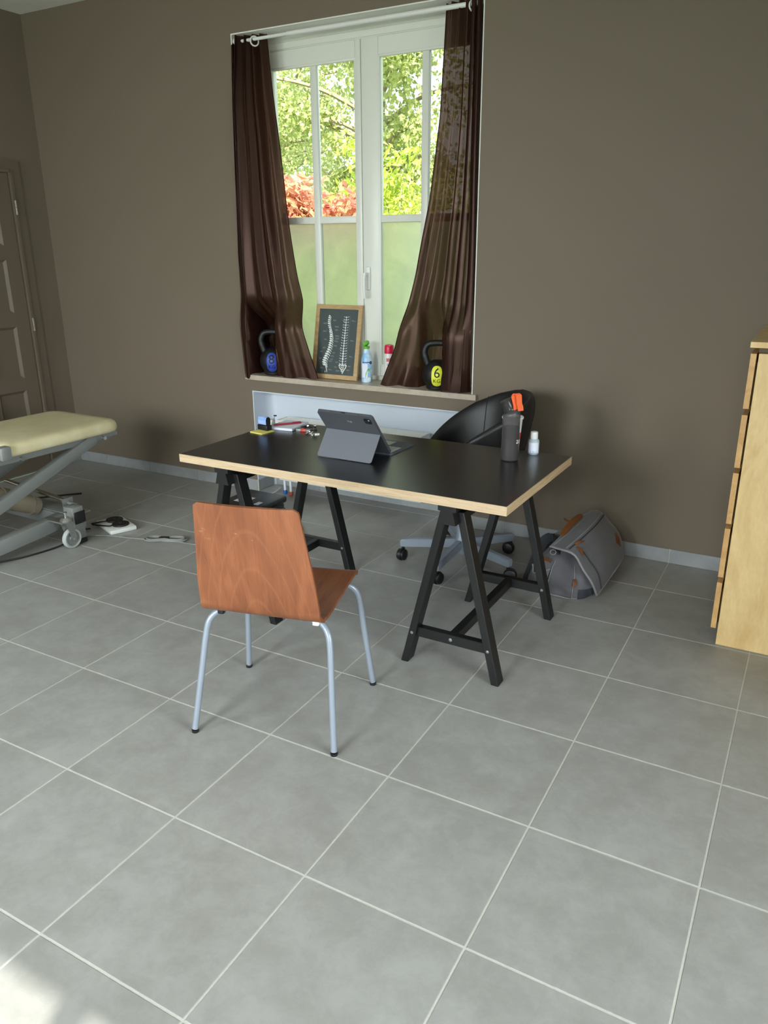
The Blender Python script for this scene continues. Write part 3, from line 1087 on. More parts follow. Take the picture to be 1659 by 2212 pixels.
# ================================================================== FURNITURE
# ------------------------------------------------------------------ desk top on two trestles
RZ = math.radians(-0.5)
top = empty('desk_top', (-0.148, 1.865, 0.686), RZ, 'black laminate desk top with pale wood edge lying on two trestles', 'table')
TW, TD, TH = 1.462, 0.738, 0.034
for y in (-TD / 2 + 0.001, TD / 2 - 0.001):
    box('edge_band', (0, y, TH / 2), (TW, 0.002, TH - 0.0008), 'oak_edge', top)
M['oak_side'] = (wood('pale_oak_side_edge', srgb(212, 186, 150), srgb(184, 154, 118), (30, 2, 60), 2.5, 0.5, contrast=(0.35, 0.65), fine=0.35))
for x in (-TW / 2 + 0.001, TW / 2 - 0.001):
    box('edge_band', (x, 0, TH / 2), (0.002, TD - 0.004, TH - 0.0008), 'oak_side', top)
b = B()
b.box((0, 0, TH / 2 + 0.0002), (TW - 0.004, TD - 0.004, TH))
b.build('laminate', 'black_lam', top, smooth=False)

def make_trestle(loc, label):
    t = empty('trestle', loc, RZ, label, 'trestle', 'black trestles under the desk top')
    fx, fy, zt = 0.189, 0.305, 0.676
    legs = []
    for sy in (-1, 1):
        for sx in (-1, 1):
            l = B()
            y = sy * fy
            w = 0.030
            foot, tp = sx * fx, sx * 0.030
            d = 0.027
            z1 = 0.655
            pts = [(foot - w / 2, y - d, 0), (foot + w / 2, y - d, 0), (tp + w / 2, y - d, z1), (tp - w / 2, y - d, z1)]
            l.prism(pts, (0, 2 * d, 0))
            es = [e for e in l.bm.edges]
            bmesh.ops.bevel(l.bm, geom=es, offset=0.002, segments=1, affect='EDGES')
            o = l.build('leg', 'black_wood', t, smooth=False)
            # bolt heads at the crossbar
            bo = B()
            bx = lerp(foot, tp, 0.135 / z1)
            bo.lathe([(0.0, 0.0), (0.006, 0.0), (0.006, 0.002), (0.0, 0.003)], 12, Matrix.Rotation(PI / 2, 3, 'X'), (bx, y - d, 0.135))
            bo.build('bolt', 'bolt', o)
        c = B()
        x0 = lerp(fx, 0.03, 0.135 / 0.655) - 0.012
        c.box((0, sy * fy + sy * -0.004, 0.135), (2 * x0, 0.032, 0.040), 0.002, seg=1)
        o = c.build('crossbar', 'black_wood', t, smooth=False)
        bo = B()
        yb = sy * fy - 0.004 * sy - 0.016
        bo.lathe([(0.0, 0.0), (0.007, 0.0), (0.007, 0.002), (0.0, 0.0035)], 12, Matrix.Rotation(PI / 2, 3, 'X'), (0, yb, 0.136))
        bo.build('bolt', 'bolt', o)
    c = B()
    c.box((0, 0, 0.135), (0.032, 2 * fy - 0.03, 0.038), 0.002, seg=1)
    c.build('stretcher', 'black_wood', t, smooth=False)
    # beam: flat top plate, waisted below
    c = B()
    prof = [(-0.035, 0.686), (-0.035, 0.666), (-0.022, 0.664), (-0.034, 0.616), (0.034, 0.616), (0.022, 0.664), (0.035, 0.666), (0.035, 0.686)]
    c.prism([(x, -0.375, z) for x, z in prof], (0, 0.75, 0))
    c.build('beam', 'black_wood', t, smooth=False)
    return t
make_trestle((0.362, 1.872, 0), 'black wooden trestle under the right end of the desk')
make_trestle((-0.658, 1.880, 0), 'black wooden trestle under the left end of the desk')

# ------------------------------------------------------------------ plywood chair
ch = empty('plywood_chair', (-0.0455, 1.068, 0), math.radians(13.8), 'brown bentwood plywood chair with grey tube legs in front of the desk', 'chair')
prof = smooth_path([(0.236, 0.424, 0), (0.222, 0.440, 0), (0.195, 0.449, 0), (0.12, 0.449, 0), (0.02, 0.441, 0), (-0.07, 0.432, 0), (-0.125, 0.430, 0),
                    (-0.163, 0.442, 0), (-0.185, 0.470, 0), (-0.200, 0.53, 0), (-0.218, 0.63, 0), (-0.234, 0.73, 0), (-0.250, 0.828, 0)], 6)
arc = [0.0]
for p, q in zip(prof, prof[1:]):
    arc.append(arc[-1] + (q - p).length)
S_T = arc[-1]
def shell(u, v):
    s = v * S_T
    yy = float(np.interp(s, arc, [p.x for p in prof]))
    zz = float(np.interp(s, arc, [p.y for p in prof]))
    hw = pw(s, [(0, 0.196), (0.12, 0.202), (0.42, 0.203), (0.55, 0.196), (S_T, 0.166)])
    for e, r in ((S_T - s, 0.014), (s, 0.018)):
        if e < r:
            hw -= r - math.sqrt(max(0, r * r - (r - e) ** 2))
    x = (u * 2 - 1) * hw
    cup = (u * 2 - 1) ** 2
    k = pw(s, [(0, 0), (0.15, 0.3), (0.4, 0.2), (0.6, 1), (S_T, 1)])
    return (x, yy + 0.012 * cup * (k if s > 0.45 else 0), zz + (0.006 * cup if s < 0.4 else 0))
vv = B()
vv.grid(shell, 15, 90, 0.011)
sh = vv.build('seat_shell', 'ply', ch)
for side in (1, -1):
    for front in (0, 1):
        yf = 0.215 if front else -0.222
        y1 = 0.15 if front else -0.085
        xf = 0.250 if front else 0.246
        z0 = 0.424 if front else 0.4135
        dy = yf - y1
        l = B()
        path = [(side * 0.05, y1, z0 - 0.0), (side * 0.135, y1 + dy * 0.12, z0 - 0.001), (side * 0.180, y1 + dy * 0.22, z0 - 0.007), (side * 0.206, y1 + dy * 0.34, z0 - 0.032),
                (side * 0.2165, y1 + dy * 0.44, z0 - 0.08), (side * lerp(0.2165, xf, 0.33), y1 + dy * lerp(0.44, 1, 0.33), lerp(z0 - 0.08, 0.012, 0.33)), (side * lerp(0.2165, xf, 0.66), y1 + dy * lerp(0.44, 1, 0.66), lerp(z0 - 0.08, 0.012, 0.66)), (side * xf, yf, 0.012)]
        l.tube(smooth_path(path, 6), 0.0108, 14)
        lg = l.build('leg', 'grey_metal', ch)
        cp = B()
        cp.lathe([(0, 0), (0.0115, 0), (0.0122, 0.003), (0.0118, 0.010), (0, 0.010)], 16, None, (side * xf, yf, 0.0))
        cp.build('foot_cap', 'black_plastic', lg)
fr = B()
for y in (-0.085, 0.15):
    zq = 0.4135 if y < 0 else 0.424
    fr.tube([(-0.055, y, zq), (0.055, y, zq)], 0.0108, 12)
for x in (-0.1, 0.1):
    fr.tube([(x, -0.085, 0.4135), (x, 0.15, 0.424)], 0.009, 10)
fr.build('under_frame', 'grey_metal', ch)
box('spacer', (0.165, -0.125, 0.414), (0.022, 0.018, 0.018), 'white_plastic', ch, 0.004)
box('spacer', (-0.165, -0.125, 0.414), (0.022, 0.018, 0.018), 'black_plastic', ch, 0.004)

# ------------------------------------------------------------------ office tub chair
oc = empty('office_chair', (-0.036, 2.565, 0), 0, 'black leatherette tub chair on a silver five-star castor base behind the desk', 'office chair')
hb = B()
hb.lathe([(0, 0.050), (0.018, 0.050), (0.020, 0.056), (0.020, 0.080), (0.030, 0.084), (0.033, 0.095), (0.033, 0.135), (0.027, 0.148), (0.026, 0.262), (0.0, 0.262)], 24)
hb.build('base_hub', 'grey_metal', oc)
gl = B()
gl.lathe([(0, 0.262), (0.030, 0.262), (0.030, 0.275), (0.018, 0.280), (0.018, 0.40), (0, 0.40)], 20)
gl.box((0, 0, 0.405), (0.18, 0.16, 0.02), 0.006)
gl.build('gas_lift', 'black_plastic', oc)
for k in range(5):
    a = math.radians(-18 + 72 * k)
    ca, sa = math.cos(a), math.sin(a)
    ar = B()
    n = 7
    def sec(r, w, z0, z1):
        return [(ca * r - sa * s * w, sa * r + ca * s * w, z) for s, z in ((-1, z0), (1, z0), (1.0, z1), (-1.0, z1))]
    secs = [sec(0.028, 0.016, 0.086, 0.132), sec(0.15, 0.0165, 0.079, 0.124), sec(0.300, 0.0165, 0.072, 0.112), sec(0.316, 0.0165, 0.072, 0.108)]
    vs_ = [[ar.bm.verts.new(p) for p in s_] for s_ in secs]
    for A, C_ in zip(vs_, vs_[1:]):
        for q in range(4):
            ar.bm.faces.new((A[q], A[(q + 1) % 4], C_[(q + 1) % 4], C_[q]))
    ar.bm.faces.new(vs_[0]); ar.bm.faces.new(vs_[-1])
    bmesh.ops.bevel(ar.bm, geom=list(ar.bm.edges), offset=0.004, segments=2, affect='EDGES')
    arm = ar.build('base_arm', 'grey_metal', oc)
    # twin-wheel castor, swivelled its own way
    w = a + [0.6, 2.2, -0.5, 1.2, 2.9][k]
    cx, cyy = ca * 0.302, sa * 0.302
    ux, uy = math.cos(w), math.sin(w)
    cs = B()
    ox, oy = cx + ux * 0.012, cyy + uy * 0.012
    rotm = Matrix((( -uy, 0, ux), (ux, 0, uy), (0, 1, 0)))
    ax = Vector((-uy, ux, 0))
    for s in (-1, 1):
        p0 = Vector((ox, oy, 0.0285)) + ax * s * 0.004
        p1 = Vector((ox, oy, 0.0285)) + ax * s * 0.021
        cs.tube([p0, p0 + (p1 - p0) * 0.15, p0 + (p1 - p0) * 0.8, p1], [0.026, 0.0285, 0.0285, 0.024], 24)
    cs.tube([Vector((ox, oy, 0.0285)) - ax * 0.006, Vector((ox, oy, 0.0285)) + ax * 0.006], 0.033, 20)
    cs.cyl((cx, cyy, 0.045), (cx, cyy, 0.073), 0.008, seg=12)
    cs.build('castor', 'black_plastic', arm)
# tub: outer wall, padded rim, inner wall
TCX, TCY = -0.004, 0.050
BA = math.radians(31)
HP = [(0, 0.872), (15, 0.870), (30, 0.858), (50, 0.828), (75, 0.772), (95, 0.712), (115, 0.645), (130, 0.595), (142, 0.550), (150, 0.50)]
def tub(u, v):
    ph = (u * 2 - 1) * 150
    h = pw(abs(ph), HP)
    a = BA + math.radians(ph)
    zb = 0.43
    seq = [(0.0, -0.012, zb), (0.10, 0.0, zb + 0.02), (0.42, 0.0, h - 0.035), (0.47, -0.004, h - 0.012), (0.52, -0.018, h), (0.57, -0.034, h - 0.010), (0.62, -0.042, h - 0.035), (0.92, -0.050, zb + 0.04), (1.0, -0.06, zb + 0.01)]
    off = pw(v, [(s[0], s[1]) for s in seq])
    z = pw(v, [(s[0], s[2]) for s in seq])
    base = lerp(0.232, 0.317, min(1, max(0, (z - zb) / 0.36)) ** 0.8)
    if abs(ph) > 138:
        base -= (abs(ph) - 138) * 0.0012
    r = base + off
    return (TCX + math.cos(a) * r * 1.0, TCY + math.sin(a) * r, z)
tb = B()
tb.grid(tub, 61, 33)
tub_o = tb.build('tub_shell', 'black_leather', oc, ang=70)
st = B()
st.lathe([(0, 0.418), (0.20, 0.418), (0.225, 0.43), (0.235, 0.455), (0.232, 0.485), (0.21, 0.502), (0.0, 0.508)], 36, None, (TCX - 0.03, TCY - 0.02, 0))
st.build('seat_cushion', 'black_leather', oc)
for ph in (-62, 62, -20, 20):
    sm = B()
    h = pw(abs(ph), HP)
    u = (ph / 150 + 1) / 2
    pts = [Vector(tub(u, v)) for v in np.linspace(0.06, 0.94, 26)]
    sm.tube(pts, 0.0022, 6)
    sm.build('seam', 'black_plastic', tub_o)

# ------------------------------------------------------------------ dresser
dr = empty('chest_of_drawers', (1.213, 2.269, 0), 0, 'tall birch veneer chest of drawers at the right edge', 'dresser')
DD, DW = 0.487, 0.775
b = B()
b.box((DD / 2 + 0.004, 0.009, 0.585), (DD - 0.008, 0.018, 1.170), 0.0008, seg=1)
b.build('side_panel', 'birch', dr, smooth=False)
b = B()
b.box((DD / 2 + 0.004, DW - 0.009, 0.585), (DD - 0.008, 0.018, 1.170), 0.0008, seg=1)
b.build('side_panel', 'birch', dr, smooth=False)
b = B()
b.box((DD - 0.006, DW / 2, 0.585), (0.008, DW - 0.036, 1.168))
b.box((DD / 2, DW / 2, 0.035), (DD - 0.02, DW - 0.037, 0.05))
b.build('carcass', 'dark_gap', dr, smooth=False)
b = B()
b.box((DD / 2 - 0.012, DW / 2, 1.2005), (DD + 0.024, DW + 0.012, 0.021), 0.001, seg=1)
b.build('top_panel', 'birch', dr, smooth=False)
box('top_rail', (0.04, DW / 2, 1.181), (0.07, DW - 0.04, 0.020), 'dark_gap', dr)
for z0, z1 in ((0.968, 1.169), (0.743, 0.945), (0.518, 0.722), (0.293, 0.498), (0.070, 0.270)):
    d = B()
    d.box((-0.009, DW / 2, (z0 + z1) / 2), (0.020, DW + 0.002, z1 - z0), 0.0008, seg=1)
    dw = d.build('drawer', 'birch_front', dr, smooth=False)
    dx = B()
    dx.box((0.20, DW / 2, (z0 + z1) / 2 - 0.01), (0.395, DW - 0.06, (z1 - z0) - 0.05))
    dx.build('drawer_box', 'dark_gap', dw, smooth=False)

# ------------------------------------------------------------------ radiator in the niche
ra = empty('radiator', (-1.03, 3.115, 0), 0, 'long white panel radiator with grille top in the niche below the window', 'radiator')
RW = 0.515
for y in (-0.052, 0.052):
    box('panel', (0, y, 0.30), (2 * RW, 0.012, 0.395), 'white_enamel', ra, 0.004)
for x in (-RW + 0.004, RW - 0.004):
    box('side_cover', (x, 0, 0.31), (0.006, 0.115, 0.385), 'white_enamel', ra, 0.001)
b = B()
for y in (-0.055, 0.055):
    b.box((0, y, 0.4975), (2 * RW, 0.006, 0.009))
for k in range(7):
    b.box((0, -0.045 + 0.015 * k, 0.497), (2 * RW - 0.01, 0.005, 0.005))
for k in range(104):
    b.box((-RW + 0.01 + k * 0.0098, 0, 0.4945), (0.0045, 0.105, 0.005))
g = tag(b.build('top_grille', 'white_enamel', ra, smooth=False), kind='stuff')
for x, y, m in ((-0.50, -0.020, 'blue_cap'), (-0.445, -0.032, 'red_cap')):
    b = B()
    b.cyl((x, y, 0.02), (x, y, 0.16), 0.009, seg=14)
    p = b.build('pipe', 'pipe_white', ra)
    c = B()
    c.lathe([(0, 0), (0.013, 0), (0.014, 0.004), (0.0135, 0.02), (0.010, 0.026), (0, 0.026)], 16, None, (x, y, 0))
    c.build('floor_collar', m, p)
b = B()
b.box((0, 0, 0.125), (2 * RW - 0.05, 0.06, 0.03))
b.cyl((-RW - 0.03, -0.02, 0.43), (-RW + 0.005, -0.02, 0.43), 0.018, seg=16)
b.cyl((-RW - 0.065, -0.02, 0.43), (-RW - 0.03, -0.02, 0.43), 0.014, seg=16)
b.build('valve', 'white_plastic', ra)

# ------------------------------------------------------------------ massage table
mt = empty('treatment_table', (-2.40, 2.325, 0), math.radians(-1.5), 'cream padded treatment table on a grey scissor frame by the door', 'treatment table')
W2 = 0.305
def cushion(name, y0, y1, r_end):
    """padded slab with rounded rim and corners"""
    L = y1 - y0
    def ring(k, inset):
        # rounded rectangle outline, wider corner radius at the free end
        pts = []
        for cx, cyc, rad, a0 in ((W2, y1, r_end, 0), (-W2, y1, r_end, 90), (-W2, y0, 0.03, 180), (W2, y0, 0.03, 270)):
            sx, sy = (1 if cx > 0 else -1), (1 if cyc == y1 else -1)
            ccx, ccy = cx - sx * rad, cyc - sy * rad
            for q in range(7):
                a = math.radians(a0 + 15 * q)
                rr = max(rad - inset, 0.004)
                pts.append((ccx + math.cos(a) * rr - (sx * max(0, inset - rad + 0.004)), ccy + math.sin(a) * rr - (sy * max(0, inset - rad + 0.004))))
        return pts
    b = B()
    levels = [(0.016, 0.530), (0.004, 0.534), (0.0, 0.548), (0.001, 0.566), (0.008, 0.582), (0.022, 0.592), (0.045, 0.597), (0.09, 0.600)]
    rings = []
    for ins, z in levels:
        rings.append([b.bm.verts.new((x, y, z)) for x, y in ring(0, ins)])
    n = len(rings[0])
    for A, C_ in zip(rings, rings[1:]):
        for k in range(n):
            b.bm.faces.new((A[k], A[(k + 1) % n], C_[(k + 1) % n], C_[k]))
    b.bm.faces.new(rings[0]); b.bm.faces.new(rings[-1])
    return b.build(name, 'cream_vinyl', mt, ang=60)
cushion('cushion', -0.755, 0.0, 0.10)
cushion('cushion', -1.95, -0.795, 0.03)
b = B()
b.box((W2 - 0.004, -0.775, 0.560), (0.05, 0.06, 0.072), 0.010)
b.build('corner_bracket', 'grey_frame', mt)
b = B()
for x in (-0.255, 0.255):
    b.box((x, -1.0, 0.510), (0.03, 1.86, 0.036), 0.003)
for y in (-0.07, -0.66, -0.80, -1.88):
    b.box((0, y, 0.510), (0.52, 0.03, 0.034), 0.003)
b.build('top_frame', 'grey_frame', mt)
box('end_bracket', (0.272, -0.085, 0.515), (0.006, 0.11, 0.026), 'grey_frame', mt, 0.002)
for y in (-0.135, -0.67):
    B().cyl((0.27, y, 0.505), (0.290, y, 0.505), 0.011, seg=14).build('pivot_bolt', 'zinc', mt)
for a, c in (((0.262, -0.19, 0.515), (0.262, -1.45, 0.055)), ((-0.215, -0.06, 0.475), (-0.215, -1.20, 0.085))):
    l = B()
    l.bar(a, c, 0.042, 0.062, 0.005)
    l.build('scissor_leg', 'grey_frame', mt)
for x in (0.195, -0.155):
    l = B()
    l.bar((x, -1.05, 0.09), (x, -1.75, 0.50), 0.036, 0.055, 0.005)
    l.build('scissor_leg', 'grey_frame', mt)
box('pivot_axle', (0.0, -1.30, 0.115), (0.56, 0.028, 0.028), 'grey_frame', mt, 0.004)
for x in (0.29, -0.27):
    b = B()
    b.bar((x, -0.47, 0.120), (x, -0.94, 0.083), 0.062, 0.078, 0.006)
    b.bar((x, -0.93, 0.083), (x, -1.80, 0.083), 0.062, 0.074, 0.006)
    b.build('base_rail', 'grey_frame', mt)
for y in (-0.46, -1.80):
    b = B()
    b.box((0.05, y, 0.112), (0.70, 0.075, 0.080), 0.006)
    b.box((0.05, y + 0.02, 0.157), (0.70, 0.11, 0.008), 0.002)
    b.build('base_crossbar', 'grey_frame', mt)
# end block with black bumper and levelling foot
EX, EY = 0.385, -0.485
eb = box('end_block', (EX, EY, 0.118), (0.078, 0.070, 0.185), 'grey_frame', mt, 0.006)
box('bumper', (EX, EY + 0.041, 0.145), (0.062, 0.020, 0.068), 'rubber', eb, 0.004)
box('bumper', (EX + 0.042, EY, 0.150), (0.010, 0.058, 0.068), 'rubber', eb, 0.004)
box('foot_pad', (EX, EY, 0.012), (0.082, 0.074, 0.024), 'rubber', eb, 0.004)
# castors beside the near rail
for yy in (-0.575, -1.70):
    cx = 0.436
    c = B()
    c.lathe([(0, 0.178), (0.006, 0.178), (0.006, 0.200), (0.010, 0.202), (0.010, 0.209), (0, 0.209)], 12, None, (cx, yy, 0))
    c.lathe([(0, 0.152), (0.026, 0.152), (0.032, 0.160), (0.032, 0.168), (0.02, 0.180), (0, 0.180)], 20, None, (cx, yy, 0))
    for s in (-1, 1):
        c.prism([(cx + s * 0.022, yy - 0.022, 0.156), (cx + s * 0.022, yy + 0.022, 0.156), (cx + s * 0.022, yy + 0.036, 0.062), (cx + s * 0.022, yy + 0.008, 0.048)], (s * 0.003, 0, 0))
    c.cyl((cx - 0.028, yy + 0.02, 0.055), (cx + 0.028, yy + 0.02, 0.055), 0.007, seg=12)
    c.box((0.355, yy, 0.148), (0.16, 0.05, 0.010), 0.003)
    cs = c.build('castor_fork', 'zinc', mt)
    q = Matrix.Rotation(PI / 2, 3, 'Y')
    wv = B()
    wv.lathe([(0.042, -0.013), (0.050, -0.014), (0.054, -0.010), (0.055, 0.0), (0.054, 0.010), (0.050, 0.014), (0.042, 0.013), (0.042, -0.013)], 32, q, (cx, yy + 0.02, 0.055))
    wv.build('castor_tyre', 'grey_rubber', cs)
    wv = B()
    wv.lathe([(0, -0.010), (0.015, -0.012), (0.018, -0.007), (0.043, -0.006), (0.043, 0.006), (0.018, 0.007), (0.015, 0.012), (0, 0.010)], 28, q, (cx, yy + 0.02, 0.055))
    wv.build('castor_wheel', 'grey_frame', cs)
# lift motor and chrome piston rod
def mp(t, r_=0.0):
    return Vector((0.09, lerp(-0.98, -0.50, t), lerp(0.395, 0.165, t)))
b = B()
b.tube([mp(0), mp(0.60)], 0.060, 24)
b.tube([mp(0.60), mp(0.92)], 0.050, 24)
b.tube([mp(0.92), mp(1.0)], [0.056, 0.048], 24)
b.tube([mp(0.55), mp(0.63)], 0.066, 24)
b.build('lift_motor', 'beige_plastic', mt)
b = B()
b.tube([(-0.13, -0.52, 0.290), (0.24, -0.41, 0.195)], 0.012, 16)
b.build('piston_rod', 'chrome', mt)
b = B()
b.box((0.245, -0.41, 0.185), (0.006, 0.07, 0.055), 0.002)
b.cyl((0.20, -0.408, 0.190), (0.31, -0.408, 0.178), 0.012, seg=14)
b.build('rod_bracket', 'grey_frame', mt)

# ================================================================== CURTAINS
rod = empty('curtain_rod', (0, 3.10, 2.632), 0, 'thin white curtain rod across the top of the window recess', 'curtain rod')
b = B()
b.cyl((IX0 + 0.004, 0, 0), (-1.36, 0, 0), 0.0085, seg=16)
b.build('inner_tube', 'white_plastic', rod)
b = B()
b.cyl((-1.37, 0, 0), (IX1 - 0.004, 0, 0), 0.0115, seg=16)
b.build('outer_tube', 'white_plastic', rod)
for x, s in ((IX0, 1), (IX1, -1)):
    b = B()
    b.cyl((x + s * 0.0005, 0, 0), (x + s * 0.010, 0, 0), 0.02, 0.016, 18)
    b.build('end_cap', 'white_plastic', rod)

def sstep(a, b_, t):
    t = min(1, max(0, (t - a) / (b_ - a)))
    return t * t * (3 - 2 * t)

def curtain(label, outer_x, inner_x, y_outer, y_inner, cycles, amp, kb, kbz, phase, ring_x, hem_spill, nu=150, nv=84, power=1.0, push=None):
    root = empty('curtain', (0, 0, 0), 0, label, 'curtain', 'brown curtains at the window')
    def fn(u, v):
        z = lerp(2.656, 0.779, v)
        xo, xi = pw(-z, outer_x), pw(-z, inner_x)
        g = u ** power
        x = lerp(xo, xi, g)
        y = lerp(pw(-z, y_outer), pw(-z, y_inner), u)
        loosen = lerp(1.0, 0.75, v)
        wob = 0.35 * math.sin(2.1 * v + 3 * u)
        ph = 2 * PI * cycles * u + phase + wob
        a = amp * loosen * (1.12 - 0.75 * u) * (0.85 + 0.15 * math.sin(9 * u + 4 * v))
        y += a * math.sin(ph)
        x += 0.20 * abs(xi - xo) / cycles * (1.15 - u) * math.sin(2 * ph) * math.sin(PI * min(1, u * 1.6 + 0.08)) ** 0.5
        y += 0.006 * math.sin(7 * u * (1 + v) + 11 * v) * v
        # the cloth parts around the kettlebell
        w = sstep(kbz + 0.20, kbz, z)
        y = lerp(y, pw(x, kb) + 0.004 * math.sin(40 * u + 6 * v), w)
        # soft crumple where the hem lands on the sill
        h = sstep(0.92, 0.78, z)
        y += h * hem_spill * (math.sin(31 * u) * 0.5 + math.sin(13 * u + 1.0) * 0.5)
        z2 = z + h * 0.010 * (1 + math.sin(23 * u + 2)) * 0.5
        y = min(y, 3.236)
        if x < WX0 + 0.008:
            y = min(y, YB - 0.008)
            z2 -= h * 0.03
        return (x, y, z2)
    b = B()
    b.grid(fn, nu, nv)
    b.build('fabric', 'curtain', root, ang=180)
    # hem along the inner edge
    e = B()
    pts = [Vector(fn(1.0, v)) for v in np.linspace(0, 1, 50)]
    e.tube(pts, 0.0028, 6)
    e.build('edge_hem', 'curtain', root)
    for rx in ring_x:
        r = B()
        n = Vector((0.82, -0.57, 0)).normalized()
        t = n.cross(Vector((0, 0, 1)))
        c = Vector((rx, 3.10, 2.622))
        r.tube([c + (t * math.cos(a) + Vector((0, 0, 1)) * math.sin(a)) * 0.0235 for a in np.linspace(0, 2 * PI, 28, endpoint=False)], 0.0042, 8, closed=True)
        r.build('eyelet_ring', 'white_plastic', root)
    return root

curtain('brown satin curtain on the left side of the window, inner edge swept to the right',
        [(-2.66, -1.728), (-2.3, -1.752), (-1.5, -1.785), (-1.1, -1.782), (-0.78, -1.768)],
        [(-2.66, -1.535), (-2.41, -1.515), (-2.126, -1.479), (-1.756, -1.445), (-1.368, -1.389), (-1.046, -1.310), (-0.777, -1.228)],
        [(-2.66, 3.085), (-2.3, 3.045), (-0.78, 3.030)], [(-2.66, 3.125), (-0.78, 3.12)],
        4.2, 0.036,
        [(-1.80, 3.03), (-1.722, 3.035), (-1.700, 3.15), (-1.690, 3.230), (-1.545, 3.232), (-1.525, 3.13), (-1.508, 3.036), (-1.42, 3.022), (-1.34, 3.05), (-1.22, 3.075)], 1.06, 0.4,
        (-1.592,), 0.006, power=0.92)
curtain('brown satin curtain on the right side of the window, sheer and swept to the left',
        [(-2.66, -0.222), (-0.78, -0.224)],
        [(-2.67, -0.432), (-2.168, -0.460), (-1.754, -0.519), (-1.378, -0.599), (-0.996, -0.693), (-0.77, -0.786)],
        [(-2.66, 3.085), (-0.78, 3.075)], [(-2.66, 3.125), (-1.4, 3.13), (-0.78, 3.07)],
        5.2, 0.034,
        [(-0.80, 3.052), (-0.62, 3.075), (-0.56, 3.10), (-0.545, 3.20), (-0.53, 3.225), (-0.420, 3.230), (-0.405, 3.14), (-0.388, 3.036), (-0.33, 3.024), (-0.26, 3.045), (-0.20, 3.07)], 1.06, 2.0,
        (-0.236, -0.282), 0.012, power=1.12)

# ================================================================== ON THE WINDOW SILL
SZ = 0.775
def kettlebell(loc, rz, R, number, badge, label):
    k = empty('kettlebell', loc, rz, label, 'kettlebell', 'kettlebells on the window sill')
    zc = R * 0.96
    prof = [(0, 0), (R * 0.62, 0), (R * 0.74, R * 0.10)]
    for a in np.linspace(-0.72, 1.25, 16):
        prof.append((R * math.cos(a) if a < 0.95 else R * math.cos(a), zc + R * 0.98 * math.sin(a)))
    prof += [(0, zc + R * 0.95)]
    prof = [p for p in prof[:3]] + [p for p in prof[3:] if True]
    b = B()
    b.lathe(prof, 40)
    body = b.build('body', 'kb_black', k)
    hz = zc + R * 0.55
    h = B()
    top = zc + R * 2.02
    path = smooth_path([(-R * 0.62, 0, hz), (-R * 0.80, 0, hz + R * 0.5), (-R * 0.88, 0, hz + R * 0.95), (-R * 0.66, 0, top - R * 0.10), (-R * 0.25, 0, top), (R * 0.25, 0, top),
                        (R * 0.66, 0, top - R * 0.10), (R * 0.88, 0, hz + R * 0.95), (R * 0.80, 0, hz + R * 0.5), (R * 0.62, 0, hz)], 6)
    h.tube(path, [R * 0.20 if 8 < i < len(path) - 9 else R * 0.22 for i in range(len(path))], 16)
    h.build('handle', 'kb_black', k)
    pz = [p[1] for p in prof]; pr = [p[0] for p in prof]
    def surf(x, z, off):
        r = float(np.interp(z, pz, pr)) + off
        return -math.sqrt(max(1e-6, r * r - x * x))
    def plate(w, hh, off, m, name, par):
        p = B()
        rings = []
        for q in np.linspace(0.0, 1, 6)[1:]:
            ring = []
            for t in range(36):
                a = 2 * PI * t / 36
                ca, sa = math.cos(a), math.sin(a)
                x = w * q * math.copysign(abs(ca) ** 0.8, ca)
                z = hh * q * math.copysign(abs(sa) ** 0.62, sa)
                ring.append(p.bm.verts.new((x, surf(x, zc + z, off), zc + z)))
            rings.append(ring)
        cv = p.bm.verts.new((0, surf(0, zc, off), zc))
        for t in range(36):
            p.bm.faces.new((cv, rings[0][t], rings[0][(t + 1) % 36]))
        for A, C_ in zip(rings, rings[1:]):
            for t in range(36):
                p.bm.faces.new((A[t], A[(t + 1) % 36], C_[(t + 1) % 36], C_[t]))
        return p.build(name, m, par)
    plate(R * 0.44, R * 0.76, 0.0008, 'kb_black', 'badge_rim', body)
    bd = plate(R * 0.35, R * 0.66, 0.0022, badge, 'weight_badge', body)
    bd['label'] = 'coloured badge with the weight'
    mt_ = frame_mtx((0, 0, 0), (1, 0, 0), (0, 0, 1))
    for s, size, dz in ((number, R * 0.86, R * 0.20), ('KG', R * 0.34, -R * 0.30)):
        t = text_mesh('lettering', s, size, 'ink', bd, mt_)
        for v in t.data.vertices:
            x, z = v.co.x * (1.05 if s == 'KG' else 1.0), v.co.z + zc + dz
            v.co = (x, surf(x, z, 0.0034), z)
    return k
kettlebell((-1.600, 3.140, SZ), math.radians(26), 0.089, '8', 'kb_blue', 'black kettlebell with blue 8 KG badge on the window sill')
kettlebell((-0.452, 3.130, SZ), math.radians(22), 0.086, '6', 'kb_yellow', 'black kettlebell with yellow 6 KG badge on the window sill')

